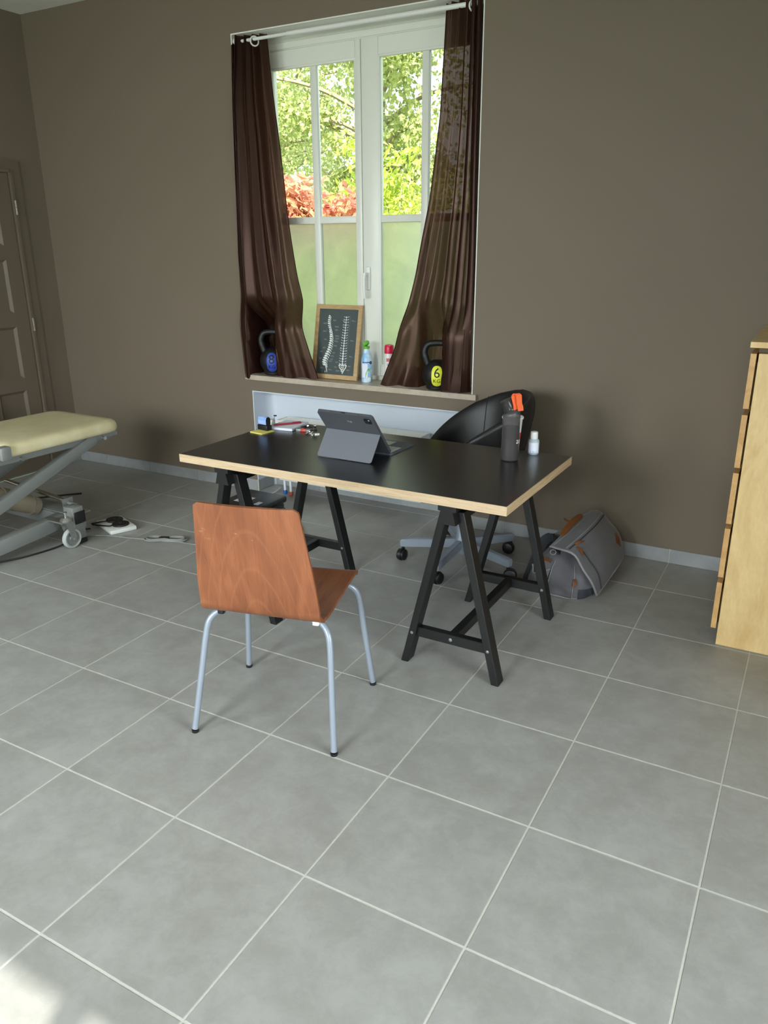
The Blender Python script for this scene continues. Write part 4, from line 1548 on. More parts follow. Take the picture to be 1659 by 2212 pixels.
# picture frame with the chalk drawing of two spines, leaning on the window
pf = empty('picture_frame', (-1.155, 3.137, SZ), 0, 'oak picture frame with chalk drawings of two spines leaning against the window', 'picture frame')
FW, FH, FT = 0.326, 0.442, 0.016
ln = math.atan2(0.086, 0.43)
ux, uz, un = Vector((1, 0, 0)), Vector((0, math.sin(ln), math.cos(ln))), Vector((0, -math.cos(ln), math.sin(ln)))
def pp(x, z, d=0.0):
    """x across, z up the frame, d out of the front face"""
    return ux * x + uz * z + un * d + Vector((0, 0, 0.0035))
bw = 0.026
for a, c in (((-FW / 2, 0), (FW / 2, 0)), ((-FW / 2, FH), (FW / 2, FH))):
    fb = B()
    sgn = 1 if a[1] == 0 else -1
    pts = [pp(a[0], a[1]), pp(c[0], c[1]), pp(c[0] - bw, c[1] + sgn * bw), pp(a[0] + bw, a[1] + sgn * bw)]
    fb.prism(pts, -un * FT)
    fb.build('frame_rail', 'frame_wood', pf, smooth=False)
for x in (-FW / 2, FW / 2):
    fb = B()
    sgn = 1 if x < 0 else -1
    pts = [pp(x, 0), pp(x + sgn * bw, bw), pp(x + sgn * bw, FH - bw), pp(x, FH)]
    fb.prism(pts, -un * FT)
    fb.build('frame_stile', 'frame_wood', pf, smooth=False)
fb = B()
fb.prism([pp(-FW / 2 + bw, bw, -0.006), pp(FW / 2 - bw, bw, -0.006), pp(FW / 2 - bw, FH - bw, -0.006), pp(-FW / 2 + bw, FH - bw, -0.006)], -un * 0.006)
pr_ = fb.build('print', 'chalkboard', pf, smooth=False)
r = random.Random(4)
IW, IH = FW - 2 * bw, FH - 2 * bw
def ip(x, y, d=-0.0055):
    """print coordinates 0..1, y down"""
    return pp(-IW / 2 + x * IW, bw + (1 - y) * IH, d)
def blob(bm_, cx, cy, rx, ry, ang, n=7, jag=0.25):
    vs_ = []
    for k in range(n):
        a = 2 * PI * k / n
        q = 1 + r.uniform(-jag, jag)
        x, y = rx * q * math.cos(a), ry * q * math.sin(a)
        vs_.append(bm_.bm.verts.new(ip(cx + x * math.cos(ang) - y * math.sin(ang) * 0.68, cy + (x * math.sin(ang) * 0.9 + y * math.cos(ang)))))
    bm_.bm.faces.new(vs_)
side = [(0.10, 0.255, 0.0), (0.20, 0.248, 0.1), (0.27, 0.27, 0.25), (0.34, 0.31, 0.2), (0.42, 0.335, 0.05), (0.50, 0.335, -0.1), (0.58, 0.315, -0.2), (0.66, 0.275, -0.25), (0.74, 0.225, -0.2), (0.80, 0.20, -0.05), (0.86, 0.21, 0.15)]
sp = B()
for k in range(24):
    y = 0.105 + 0.75 * (k / 23) ** 1.05
    x = pw(y, [(s[0], s[1]) for s in side])
    w = lerp(0.026, 0.050, k / 23)
    blob(sp, x, y, w, 0.012 + 0.004 * k / 23, 0.15)
    blob(sp, x + w * 1.25, y + 0.013, w * 0.75, 0.0085, 0.75, 6)
    blob(sp, x + w * 1.7, y + 0.028, w * 0.35, 0.006, 1.0, 5)
for k in range(7):
    t = k / 6
    blob(sp, lerp(0.225, 0.27, t ** 0.7) + 0.02, 0.865 + 0.095 * t, 0.045 * (1 - 0.8 * t), 0.011, 0.9, 6)
blob(sp, 0.245, 0.965, 0.008, 0.018, 0.6, 5)
for k in range(19):
    y = 0.115 + 0.71 * (k / 18)
    w = lerp(0.044, 0.064, k / 18)
    x = 0.70 - 0.015 * math.sin(k / 18 * 2)
    blob(sp, x, y, w * 0.50, 0.0095, 0, 7)
    blob(sp, x - w * 1.1, y - 0.003, w * 0.45, 0.0055, 0.35, 5)
    blob(sp, x + w * 1.1, y - 0.003, w * 0.45, 0.0055, -0.35, 5)
    blob(sp, x, y + 0.018, w * 0.22, 0.009, 0, 5)
sac = [(0.585, 0.845), (0.62, 0.832), (0.665, 0.838), (0.735, 0.838), (0.775, 0.832), (0.80, 0.845), (0.785, 0.885), (0.735, 0.935), (0.70, 0.985), (0.675, 0.935), (0.615, 0.89)]
for k in range(len(sac)):
    a, c = Vector(sac[k]), Vector(sac[(k + 1) % len(sac)])
    m_ = Vector((0.69, 0.885))
    sp.bm.faces.new([sp.bm.verts.new(ip(*q)) for q in (a, c, c.lerp(m_, 0.25), a.lerp(m_, 0.25))])
for k in range(4):
    for s in (-1, 1):
        blob(sp, 0.69 + s * 0.035 * (1 - k * 0.2), 0.86 + 0.025 * k, 0.022, 0.007, s * 0.5, 6)
    blob(sp, 0.69, 0.86 + 0.025 * k, 0.012, 0.009, 0, 6)
tag(sp.build('spine_drawing', 'chalk', pr_, smooth=False), kind='stuff')
nt_ = B()
def line(x0, y0, x1, y1, t=0.0016):
    a, c = Vector((x0, y0)), Vector((x1, y1))
    d = (c - a).normalized()
    n = Vector((-d.y, d.x)) * t
    nt_.bm.faces.new([nt_.bm.verts.new(ip(*q)) for q in (a + n, c + n, c - n, a - n)])
for x, y in ((0.36, 0.165), (0.11, 0.215), (0.42, 0.26), (0.43, 0.31), (0.12, 0.335), (0.44, 0.40), (0.45, 0.44), (0.43, 0.48), (0.16, 0.46), (0.42, 0.55), (0.14, 0.59), (0.07, 0.65), (0.40, 0.66), (0.37, 0.71), (0.36, 0.76), (0.32, 0.79), (0.06, 0.755), (0.11, 0.90), (0.33, 0.92),
             (0.84, 0.16), (0.60, 0.16), (0.61, 0.235), (0.84, 0.46), (0.58, 0.59), (0.84, 0.70), (0.50, 0.80), (0.83, 0.85), (0.80, 0.91), (0.48, 0.875), (0.52, 0.93)):
    for q in range(2):
        line(x, y + q * 0.012, x + r.uniform(0.05, 0.11), y + q * 0.012 + 0.001, 0.0022)
for y0, y1, x in ((0.11, 0.24, 0.80), (0.25, 0.62, 0.79), (0.63, 0.82, 0.79)):
    line(x, y0, x, y1, 0.0013); line(x - 0.03, y0, x, y0, 0.0012); line(x - 0.03, y1, x, y1, 0.0012)
line(0.19, 0.215, 0.245, 0.16, 0.0012); line(0.19, 0.335, 0.25, 0.25, 0.0012); line(0.20, 0.335, 0.28, 0.33, 0.0012)
tag(nt_.build('chalk_notes', 'chalk_dim', pr_, smooth=False), kind='stuff')
bb = B()
bb.prism([pp(-0.12, 0.02, -FT), pp(0.12, 0.02, -FT), pp(0.12, FH - 0.02, -FT), pp(-0.12, FH - 0.02, -FT)], -un * 0.002)
bb.build('backing_board', 'oak_edge', pf, smooth=False)

# air freshener with green nozzle
def on_cyl(bld, rfun, a0, pts, off):
    """flat outline (arc length, height) wrapped on a lathe surface"""
    vs_ = []
    for s, z in pts:
        rr = rfun(z) + off
        a = a0 + s / rr
        vs_.append(bld.bm.verts.new((math.cos(a) * rr, math.sin(a) * rr, z)))
    bld.bm.faces.new(vs_)

c1 = empty('air_freshener', (-0.926, 3.150, SZ), 0, 'pale blue air freshener spray bottle with green nozzle on the sill', 'spray can')
cp = [(0, 0), (0.027, 0), (0.0315, 0.004), (0.0325, 0.02), (0.0325, 0.115), (0.032, 0.130), (0.0285, 0.150), (0.0215, 0.175), (0.0165, 0.193), (0.0155, 0.205), (0, 0.205)]
b = B(); b.lathe(cp, 36)
can1 = b.build('can_body', 'can_blue', c1)
rf = lambda z: float(np.interp(z, [p[1] for p in cp], [p[0] for p in cp]))
ca = math.atan2(-0.82 - 3.15, 1.40 + 0.926)
def wrap_patch(name, m, par, rfun, a0, s0, s1, z0, z1, off, ns=12, nz=6, mask=None):
    b = B()
    b.grid(lambda u, v: (lambda z, rr: (math.cos(a0 + lerp(s0, s1, u) / rr) * rr, math.sin(a0 + lerp(s0, s1, u) / rr) * rr, z))(lerp(z0, z1, v) if mask is None else mask(u, v), rfun(lerp(z0, z1, v) if mask is None else mask(u, v)) + off), ns, nz)
    return b.build(name, m, par)
wrap_patch('blue_band', 'navy', can1, rf, ca, -0.032, 0.032, 0.118, 0.123, 0.0004)
wrap_patch('label_panel', 'paper', can1, rf, ca, -0.034, 0.004, 0.03, 0.112, 0.0003)
b = B()
for k in range(9):
    z = 0.104 - k * 0.0075
    on_cyl(b, rf, ca, [(-0.030, z), (-0.014 + 0.004 * (k % 3), z), (-0.014 + 0.004 * (k % 3), z + 0.002), (-0.030, z + 0.002)], 0.0006)
tag(b.build('label_print', 'blue_print', can1, smooth=False), kind='stuff')
b = B()
on_cyl(b, rf, ca, [(-0.012, 0.0), (0.022, 0.0), (0.026, 0.03), (0.024, 0.06), (0.012, 0.088), (0.002, 0.078), (-0.008, 0.055), (-0.010, 0.03)], 0.0012)
b.build('leaf_print', 'leaf_green', can1, smooth=False)
b = B()
for k in range(5):
    a = 2 * PI * k / 5
    cx, cz = 0.016 + 0.006 * math.cos(a), 0.022 + 0.007 * math.sin(a)
    on_cyl(b, rf, ca, [(cx + 0.0055 * math.cos(t), cz + 0.0055 * math.sin(t)) for t in np.linspace(0, 2 * PI, 9)[:-1]], 0.0018)
b.build('flower_print', 'flower', can1, smooth=False)
b = B()
on_cyl(b, rf, ca, [(0.026 + 0.010 * math.cos(t), 0.118 + 0.010 * math.sin(t)) for t in np.linspace(0, 2 * PI, 17)[:-1]], 0.0011)
b.build('round_emblem', 'navy', can1, smooth=False)
b = B()
b.lathe([(0.0165, 0.196), (0.018, 0.202), (0.0185, 0.212), (0, 0.212)], 24)
nr = Matrix.Rotation(math.radians(-38), 3, 'Y')
b.lathe([(0, -0.006), (0.018, -0.006), (0.0235, 0.004), (0.022, 0.012), (0.012, 0.017), (0, 0.018)], 24, nr, (-0.002, 0, 0.222))
b.build('nozzle', 'spray_green', c1)

c2 = empty('aerosol_can', (-0.800, 3.196, SZ), 0, 'white aerosol can with red cap half behind the right curtain', 'spray can')
b = B()
cq = [(0, 0), (0.025, 0), (0.0285, 0.003), (0.0285, 0.165), (0.027, 0.172), (0.0275, 0.176), (0, 0.176)]
b.lathe(cq, 32)
can2 = b.build('can_body', 'can_white', c2)
rf2 = lambda z: 0.0285
ca2 = math.atan2(-0.82 - 3.196, 1.40 + 0.80)
wrap_patch('pink_band', 'can_pink', can2, rf2, ca2, -0.018, 0.028, 0.126, 0.146, 0.0004)
b = B()
for k, (s0, s1) in enumerate(((-0.02, 0.012), (-0.02, 0.02), (-0.02, 0.005), (-0.02, 0.016))):
    z = 0.088 - k * 0.012
    on_cyl(b, rf2, ca2, [(s0, z), (s1, z), (s1, z + 0.003), (s0, z + 0.003)], 0.0006)
tag(b.build('label_print', 'can_pink', can2, smooth=False), kind='stuff')
tx = text_mesh('lettering', 'air', 0.026, 'grey_print', can2, Matrix.Identity(4))
for v in tx.data.vertices:
    a = ca2 + (v.co.x - 0.002) / 0.0285
    v.co = (math.cos(a) * 0.0292, math.sin(a) * 0.0292, 0.112 + v.co.y)
b = B()
b.lathe([(0.0275, 0.172), (0.0282, 0.180), (0.0275, 0.212), (0.024, 0.220), (0.012, 0.224), (0, 0.224)], 32)
b.box((0.012, -0.020, 0.216), (0.018, 0.014, 0.012), 0.003)
b.build('spray_cap', 'can_red', c2)

# ================================================================== ON THE DESK
TZ = 0.7202
# sticky notes and stamp
st_ = empty('sticky_note_pad', (-0.822, 1.992, TZ), math.radians(-8), 'yellow sticky notes beneath the self-inking stamp', 'sticky notes')
box('note_stack', (0, 0, 0.002), (0.078, 0.082, 0.004), 'yellow_paper', st_)
box('note_sheet', (0.002, -0.001, 0.0044), (0.078, 0.082, 0.0006), 'yellow_paper', st_)
sp_ = empty('rubber_stamp', (-0.826, 2.018, TZ + 0.0048), math.radians(-10), 'black and blue self-inking stamp standing on yellow sticky notes', 'stamp')
box('stamp_base', (0, 0, 0.0125), (0.066, 0.032, 0.025), 'black_plastic', sp_, 0.003)
b = B()
pr2 = [(-0.013, 0.026), (-0.014, 0.050), (-0.010, 0.060), (0, 0.064), (0.010, 0.060), (0.014, 0.050), (0.013, 0.026)]
b.prism([(-0.027, y, z) for y, z in pr2], (0.054, 0, 0))
b.build('stamp_body', 'black_plastic', sp_)
b = B()
pr3 = [(-0.0146, 0.028), (-0.0152, 0.050), (-0.011, 0.0612), (0, 0.0652), (0.006, 0.064)]
for (y0, z0), (y1, z1) in zip(pr3, pr3[1:]):
    b.bm.faces.new([b.bm.verts.new(p) for p in ((-0.0265, y0, z0), (0.0265, y0, z0), (0.0265, y1, z1), (-0.0265, y1, z1))])
b.build('stamp_cover', 'stamp_blue', sp_)

# notepad, pen
npd = empty('notepad', (-0.772, 2.138, TZ), math.radians(7), 'white notepad with a red pen lying on it at the back of the desk', 'notepad')
box('card_back', (0, 0, 0.0008), (0.125, 0.168, 0.0016), 'grey_print', npd)
for k in range(3):
    box('page_block', (0.0005 * k, -0.0006 * k, 0.0035 + 0.0038 * k), (0.124, 0.167, 0.0036), 'paper', npd)
pen = empty('pen', (-0.772, 2.125, TZ + 0.0181), math.radians(52), 'dark red pen lying across the white notepad', 'pen')
b = B()
b.tube([(-0.068, 0, 0), (-0.060, 0, 0), (0.02, 0, 0), (0.066, 0, 0), (0.070, 0, 0)], [0.0025, 0.0045, 0.0048, 0.0045, 0.003], 12)
b.build('barrel', 'red_pen', pen)
b = B(); b.box((0.045, 0, 0.0055), (0.04, 0.003, 0.0015), 0.0005); b.build('clip', 'red_pen', pen)
b = B(); b.tube([(-0.078, 0, 0), (-0.068, 0, 0)], [0.0006, 0.0025], 10); b.build('tip', 'chrome', pen)
# white thermometer-like stick behind the pad
wh = empty('white_desk_hook', (-0.872, 2.135, TZ), 0, 'small white clip with black tip standing left of the notepad', 'clip')
b = B(); b.box((0, 0, 0.014), (0.022, 0.03, 0.028), 0.004); b.build('base', 'white_plastic', wh)
b = B(); b.tube(smooth_path([(0.012, 0, 0.02), (0.016, 0, 0.036), (0.020, 0, 0.046)], 4), 0.0015, 8); b.build('wire', 'zinc', wh)
b = B(); b.box((0.022, 0, 0.048), (0.016, 0.008, 0.006), 0.002); b.build('tip', 'black_plastic', wh)

# usb sticks and keys
us = empty('usb_stick', (-0.655, 2.090, TZ), math.radians(8), 'grey and red usb stick lying flat beside the notepad', 'usb stick')
box('shell', (-0.022, 0, 0.006), (0.026, 0.022, 0.012), 'grey_frame', us, 0.002)
box('slider', (0.004, 0, 0.0065), (0.026, 0.0225, 0.012), 'red_plastic', us, 0.002)
box('end_cap', (0.028, 0, 0.006), (0.022, 0.022, 0.012), 'grey_frame', us, 0.002)
us2 = empty('car_key', (-0.655, 2.145, TZ), math.radians(25), 'black and chrome car key fob behind the usb stick', 'key fob')
b = B(); b.lathe([(0, 0), (0.026, 0), (0.030, 0.005), (0.029, 0.012), (0.022, 0.017), (0, 0.019)], 24); b.build('fob', 'black_plastic', us2)
box('chrome_trim', (0.018, 0.004, 0.016), (0.030, 0.012, 0.004), 'chrome', us2, 0.001)
b = B(); b.lathe([(0, 0.0), (0.009, 0.0), (0.008, 0.004), (0, 0.005)], 16, None, (-0.008, -0.008, 0.0175)); b.build('button', 'chrome', us2)
us3 = empty('white_stick', (-0.708, 2.105, TZ), math.radians(50), 'slim white stick lying between notepad and usb stick', 'stick')
box('body', (0, 0, 0.003), (0.05, 0.007, 0.006), 'white_plastic', us3, 0.0015)
box('cap', (0.03, 0, 0.003), (0.012, 0.006, 0.005), 'zinc', us3, 0.001)
kr = empty('key_ring', (-0.590, 2.045, TZ), math.radians(35), 'small bunch of silver keys in front of the usb stick', 'keys')
for k, (a, dz) in enumerate(((0.3, 0.001), (1.2, 0.0035), (2.3, 0.006))):
    b = B()
    ca_, sa_ = math.cos(a), math.sin(a)
    R_ = Matrix.Rotation(a, 3, 'Z')
    b.lathe([(0, 0), (0.010, 0), (0.010, 0.002), (0, 0.002)], 16, None, (ca_ * 0.014, sa_ * 0.014, dz))
    b.box((ca_ * 0.034, sa_ * 0.034, dz + 0.001), (0.026, 0.006, 0.002), 0, R_)
    b.build('key', 'chrome', kr)
b = B()
b.tube([(0.011 * math.cos(t), 0.011 * math.sin(t), 0.012 + 0.004 * math.cos(t)) for t in np.linspace(0, 2 * PI, 20, endpoint=False)], 0.0014, 6, closed=True)
b.build('split_ring', 'chrome', kr)
box('tag', (0.026, 0.014, 0.020), (0.022, 0.004, 0.016), 'black_plastic', kr, 0.001, Matrix.Rotation(0.3, 3, 'Y'))
b = B(); b.lathe([(0, -0.007), (0.006, -0.005), (0.008, 0), (0.006, 0.005), (0, 0.007)], 14, None, (-0.012, -0.008, 0.008)); b.build('charm', 'chrome', kr)

# tablet in a keyboard case
tab = empty('tablet', (-0.214, 1.82, TZ), math.radians(-1.5), 'tablet in a charcoal keyboard case propped up on the desk', 'tablet')
HW = 0.131
b0, b1 = Vector((0, 0.079, 0.004)), Vector((0, -0.072, 0.188))      # bottom and top of the back
ty = (b1 - b0).normalized()
tn = Vector((0, -ty.z, ty.y))                                        # outward, to the viewer of the back
if tn.y > 0: tn = -tn
def rrect(b, w, h, r, org, xd, yd, ext, n=5):
    pts = []
    for cx, cyc, a0 in ((w - r, h - r, 0), (-w + r, h - r, 90), (-w + r, r, 180), (w - r, r, 270)):
        for q in range(n):
            a = math.radians(a0 + 90 * q / (n - 1))
            pts.append(org + xd * (cx + r * math.cos(a)) + yd * (cyc + r * math.sin(a)))
    b.prism(pts, ext)
H = (b1 - b0).length
X = Vector((1, 0, 0))
b = B(); rrect(b, HW, H, 0.012, b0, X, ty, -tn * 0.0125)
bmesh.ops.bevel(b.bm, geom=[e for e in b.bm.edges if len(e.link_faces) == 2 and e.calc_face_angle(0) > 1.2], offset=0.003, segments=2, affect='EDGES')
tcase = b.build('case_back', 'tablet_grey', tab)
b = B(); rrect(b, HW - 0.004, H - 0.008, 0.010, b0 + ty * 0.004 - tn * 0.0126, X, ty, -tn * 0.001); b.build('screen', 'glass_black', tcase)
# raised rim pieces on the top edge, speaker slot, camera island, logo
for s in (-1, 1):
    b = B()
    b.box(b0 + ty * (H + 0.0006) + X * s * 0.095 - tn * 0.006, (0.060, 0.011, 0.003), 0.001, Matrix((X, tn, ty)).transposed())
    b.build('edge_bumper', 'tablet_grey', tcase)
b = B(); b.box(b0 + ty * (H + 0.0002) - X * 0.005 - tn * 0.006, (0.020, 0.004, 0.001), 0, Matrix((X, tn, ty)).transposed()); b.build('port_slot', 'black_plastic', tcase)
b = B(); rrect(b, 0.0165, 0.031, 0.007, b0 + ty * (H - 0.044) + X * 0.104 + tn * 0.0001, X, ty, tn * 0.0016)
cam_i = b.build('camera_island', 'lens', tcase)
for dx, dyy, rr in ((-0.007, 0.022, 0.0055), (0.006, 0.0095, 0.0055), (-0.007, 0.008, 0.004), (0.007, 0.023, 0.003)):
    b = B()
    b.lathe([(0, 0), (rr, 0), (rr, 0.0012), (rr * 0.7, 0.0014), (0, 0.0010)], 16, Matrix((X, ty, X.cross(ty))).transposed() if X.cross(ty).dot(tn) > 0 else Matrix((-X, ty, (-X).cross(ty))).transposed(), b0 + ty * (H - 0.044 + dyy) + X * (0.104 + dx) + tn * 0.0017)
    b.build('lens', 'glass_black' if rr > 0.0035 else 'logo_grey', cam_i)
text_mesh('logo', 'logi', 0.016, 'logo_grey', tcase, frame_mtx(b0 + ty * (H - 0.042) + X * 0.012 + tn * 0.0009, X, ty))
# kick-stand flap
cr_ = b0.lerp(b1, 0.545) + tn * 0.001
fl = Vector((0, -0.080, 0.003))
fy_ = (cr_ - fl).normalized()
fn_ = Vector((0, -fy_.z, fy_.y))
if fn_.y > 0: fn_ = -fn_
b = B()
Lf = (cr_ - fl).length
pts = []
for cx, cyc, rad, a0 in ((HW, Lf, 0.001, 0), (-HW, Lf, 0.001, 90), (-HW, 0, 0.010, 180), (HW, 0, 0.010, 270)):
    sx, sy = (1 if cx > 0 else -1), (1 if cyc > 0 else -1)
    for q in range(5):
        a = math.radians(a0 + 22.5 * q)
        pts.append(fl + X * (cx - sx * rad + rad * math.cos(a)) + fy_ * (cyc - sy * rad + rad * math.sin(a)))
b.prism(pts, -fn_ * 0.003)
b.build('kickstand', 'tablet_flap', tab)
# keyboard half
b = B()
kb0 = Vector((0, 0.078, 0.0))
rrect(b, HW + 0.004, 0.205, 0.010, kb0, X, Vector((0, 1, 0)), Vector((0, 0, 0.0075)))
kbd = b.build('keyboard', 'tablet_grey', tab)
b = B()
for rr_ in range(5):
    nk = 13 if rr_ < 4 else 11
    for k in range(nk):
        w = (2 * HW - 0.012) / nk
        b.box((-HW + 0.006 + w * (k + 0.5), 0.100 + rr_ * 0.0185, 0.0083), (w - 0.003, 0.0155, 0.002))
tag(b.build('keys', 'key_grey', kbd, smooth=False), kind='stuff')
box('trackpad', (0, 0.236, 0.0078), (0.105, 0.062, 0.001), 'pad_grey', kbd)

# smoky water bottle
wbt = empty('water_bottle', (0.377, 2.062, TZ), 0, 'smoky grey water bottle with orange strap loop on the desk', 'water bottle')
prf = [(0, 0.0), (0.031, 0.0), (0.0355, 0.004), (0.0365, 0.012), (0.0365, 0.050), (0.0350, 0.075), (0.0350, 0.165), (0.0355, 0.178), (0.0355, 0.185)]
b = B()
b.lathe(prf, 40)
# slanted shoulder: sheared upper rings
def ring_at(z, r, tilt, seg=40):
    return [(r * math.cos(2 * PI * k / seg), r * math.sin(2 * PI * k / seg), z + tilt * math.cos(2 * PI * k / seg)) for k in range(seg)]
DX = -1.0
prev = None
dirx = Vector((math.cos(math.radians(200)), math.sin(math.radians(200)), 0))
def slant(z, r, t, shift, seg=40):
    out = []
    for k in range(seg):
        a = 2 * PI * k / seg
        p = Vector((r * math.cos(a), r * math.sin(a), 0))
        out.append(Vector((p.x + dirx.x * shift, p.y + dirx.y * shift, z - t * p.dot(dirx))))
    return out
lv = [slant(0.185, 0.0355, 0.0, 0.0), slant(0.192, 0.0350, 0.25, 0.0), slant(0.197, 0.0325, 0.42, 0.0005), slant(0.201, 0.0290, 0.48, 0.002), slant(0.203, 0.0265, 0.48, 0.003)]
rv = [[b.bm.verts.new(p) for p in l] for l in lv]
for A, C_ in zip(rv, rv[1:]):
    for k in range(40):
        b.bm.faces.new((A[k], A[(k + 1) % 40], C_[(k + 1) % 40], C_[k]))
bo = b.build('bottle_body', 'bottle_grey', wbt)
b = B()
b.lathe([(0, 0.004), (0.030, 0.004), (0.034, 0.010), (0.034, 0.050), (0.0332, 0.075), (0.0332, 0.136), (0, 0.136)], 36)
b.build('water', 'bottle_water', bo)
nrm = (Vector((0, 0, 1)) + dirx * 0.48).normalized()
xx = dirx.cross(Vector((0, 0, 1))).normalized()
yy = nrm.cross(xx)
RN = Matrix((xx, yy, nrm)).transposed()
b = B()
b.lathe([(0.0245, -0.004), (0.0255, 0.002), (0.0240, 0.006), (0.0240, 0.034), (0.0250, 0.042), (0.0235, 0.044), (0, 0.044)], 32, RN, Vector((0, 0, 0.2045)) + dirx * 0.006)
b.build('cap', 'bottle_neck', wbt)
# orange silicone loop on the high side
b = B()
oz = Vector((0, 0, 0.0))
lp = [Vector((0.012, -0.018, 0.208)), Vector((0.010, -0.018, 0.226)), Vector((0.004, -0.018, 0.246)), Vector((0.000, -0.017, 0.262)), Vector((0.008, -0.016, 0.272)), Vector((0.018, -0.015, 0.266)), Vector((0.020, -0.015, 0.252)), Vector((0.022, -0.016, 0.236)), Vector((0.028, -0.017, 0.220)), Vector((0.030, -0.018, 0.206))]
side_v = Vector((0.62, 0.78, 0)).normalized()
sp2 = [p + Vector((0.009, 0.004, 0.0)) for p in smooth_path(lp, 5)]
def loopf(u, v):
    i_ = u * (len(sp2) - 1)
    p = sp2[int(i_)].lerp(sp2[min(int(i_) + 1, len(sp2) - 1)], i_ - int(i_))
    return p + side_v * ((v - 0.4) * 0.024)
b.grid(loopf, len(sp2), 4, 0.0035)
b.build('strap_loop', 'orange', wbt)
for s, sz, zz in (('an', 0.034, 0.083), ('l', 0.030, 0.052)):
    tx = text_mesh('lettering', s, sz, 'white_plastic', bo, Matrix.Identity(4), align='LEFT')
    a0 = math.atan2(-0.82 - 2.06, 1.40 - 0.377) + math.radians(40 if s == 'an' else 62)
    for v in tx.data.vertices:
        rr = 0.0358
        a = a0 + v.co.x / rr
        v.co = (math.cos(a) * rr, math.sin(a) * rr, zz + v.co.y)

# cup behind the bottle
cup = empty('drinking_cup', (0.352, 2.150, TZ), 0, 'white tapered cup standing behind the water bottle', 'cup')
b = B()
b.lathe([(0, 0.0), (0.027, 0.0), (0.028, 0.002), (0.040, 0.150), (0.0435, 0.151), (0.0445, 0.157), (0.0425, 0.160), (0.0395, 0.158), (0.0265, 0.006), (0, 0.006)], 36)
cb_ = b.build('cup_wall', 'white_plastic', cup)
b = B()
b.lathe([(0.0332, 0.065), (0.0358, 0.095)], 36)
b.build('red_band', 'red_plastic', cb_)

# hand gel
gel = empty('hand_gel_bottle', (0.432, 2.195, TZ), 0, 'small clear hand gel bottle with white cap at the desk corner', 'gel bottle')
b = B()
gp = [(0, 0), (0.019, 0), (0.0225, 0.004), (0.023, 0.010), (0.023, 0.052), (0.0215, 0.060), (0.015, 0.066), (0.0135, 0.068), (0, 0.068)]
b.lathe(gp, 30)
gb = b.build('bottle_body', 'bottle_clear', gel)
b = B()
b.lathe([(0, 0.066), (0.0152, 0.066), (0.0158, 0.069), (0.0152, 0.092), (0.013, 0.095), (0, 0.095)], 28)
b.build('cap', 'white_plastic', gel)
ga = math.atan2(-0.82 - 2.195, 1.40 - 0.432)
rg = lambda z: 0.0230
wrap_patch('label', 'paper', gb, rg, ga, -0.022, 0.022, 0.010, 0.052, 0.0005)
b = B()
for k in range(6):
    z = 0.047 - k * 0.0058
    on_cyl(b, rg, ga, [(-0.016, z), (0.012 + 0.002 * (k % 2), z), (0.012 + 0.002 * (k % 2), z + 0.0022), (-0.016, z + 0.0022)], 0.0009)
for s in (-0.012, 0.002):
    on_cyl(b, rg, ga, [(s, 0.011), (s + 0.011, 0.011), (s + 0.011, 0.017), (s, 0.017)], 0.0009)
tag(b.build('label_print', 'blue_print', gb, smooth=False), kind='stuff')

# ================================================================== ON THE FLOOR
# foot switch of the treatment table
fs = empty('foot_switch', (-2.022, 2.103, 0), math.radians(-21.7), 'white square foot switch board with two black round pedals', 'foot switch')
box('board', (0, 0, 0.012), (0.235, 0.152, 0.024), 'white_plastic', fs, 0.005)
for x, y in ((-0.052, 0.012), (0.042, 0.012)):
    b = B()
    b.lathe([(0, 0.024), (0.047, 0.024), (0.049, 0.028), (0.047, 0.034), (0.030, 0.037), (0.028, 0.035), (0.012, 0.036), (0.010, 0.040), (0, 0.041)], 32, None, (x, y, 0))
    b.build('pedal', 'rubber', fs)
    b = B()
    b.tube(smooth_path([(x, y - 0.045, 0.030), (x - 0.01, y - 0.075, 0.030), (-0.10 + x * 0.2, -0.105, 0.014)], 5), 0.0042, 8)
    b.build('air_hose', 'cord_black', fs)
tag(B().tube(smooth_path([(-2.115, 1.995, 0.009), (-2.14, 1.975, 0.012), (-2.17, 1.95, 0.06)], 6), 0.0045, 8).build('hose', 'cord_black'), 'black hose running from the foot switch to the table base', 'hose')

# grey mains cable with a tied bundle
cb = empty('mains_cable', (0, 0, 0), 0, 'thin grey mains cable with a tied loop on the floor tiles', 'cable')
b = B()
b.tube(smooth_path([(-2.05, 1.91, 0.006), (-1.98, 1.955, 0.004), (-1.90, 1.985, 0.004), (-1.80, 2.004, 0.004), (-1.715, 2.03, 0.004), (-1.63, 2.045, 0.0042), (-1.52, 2.085, 0.004), (-1.44, 2.095, 0.004), (-1.30, 2.14, 0.004), (-1.10, 2.24, 0.004), (-0.96, 2.42, 0.004), (-1.05, 2.60, 0.004), (-1.20, 2.66, 0.004)], 8), 0.0038, 8)
b.build('cord', 'cord_grey', cb)
b = B()
def loop_pts(sc, z):
    c = Vector((-1.605, 2.073, 0)); d = Vector((0.89, 0.44, 0)).normalized(); n = Vector((-d.y, d.x, 0))
    out = []
    for t in np.linspace(0, 2 * PI, 36, endpoint=False):
        pinch = 0.35 + 0.65 * abs(math.cos(t)) ** 1.0
        out.append(c + d * (0.118 * sc * math.cos(t)) + n * (0.036 * sc * math.sin(t) * (0.45 + abs(math.cos(t)))) + Vector((0, 0, z)))
    return out
b.tube(loop_pts(1.0, 0.010), 0.005, 8, closed=True)
b.tube(loop_pts(0.9, 0.017), 0.005, 8, closed=True)
b.build('tied_loop', 'cord_grey', cb)
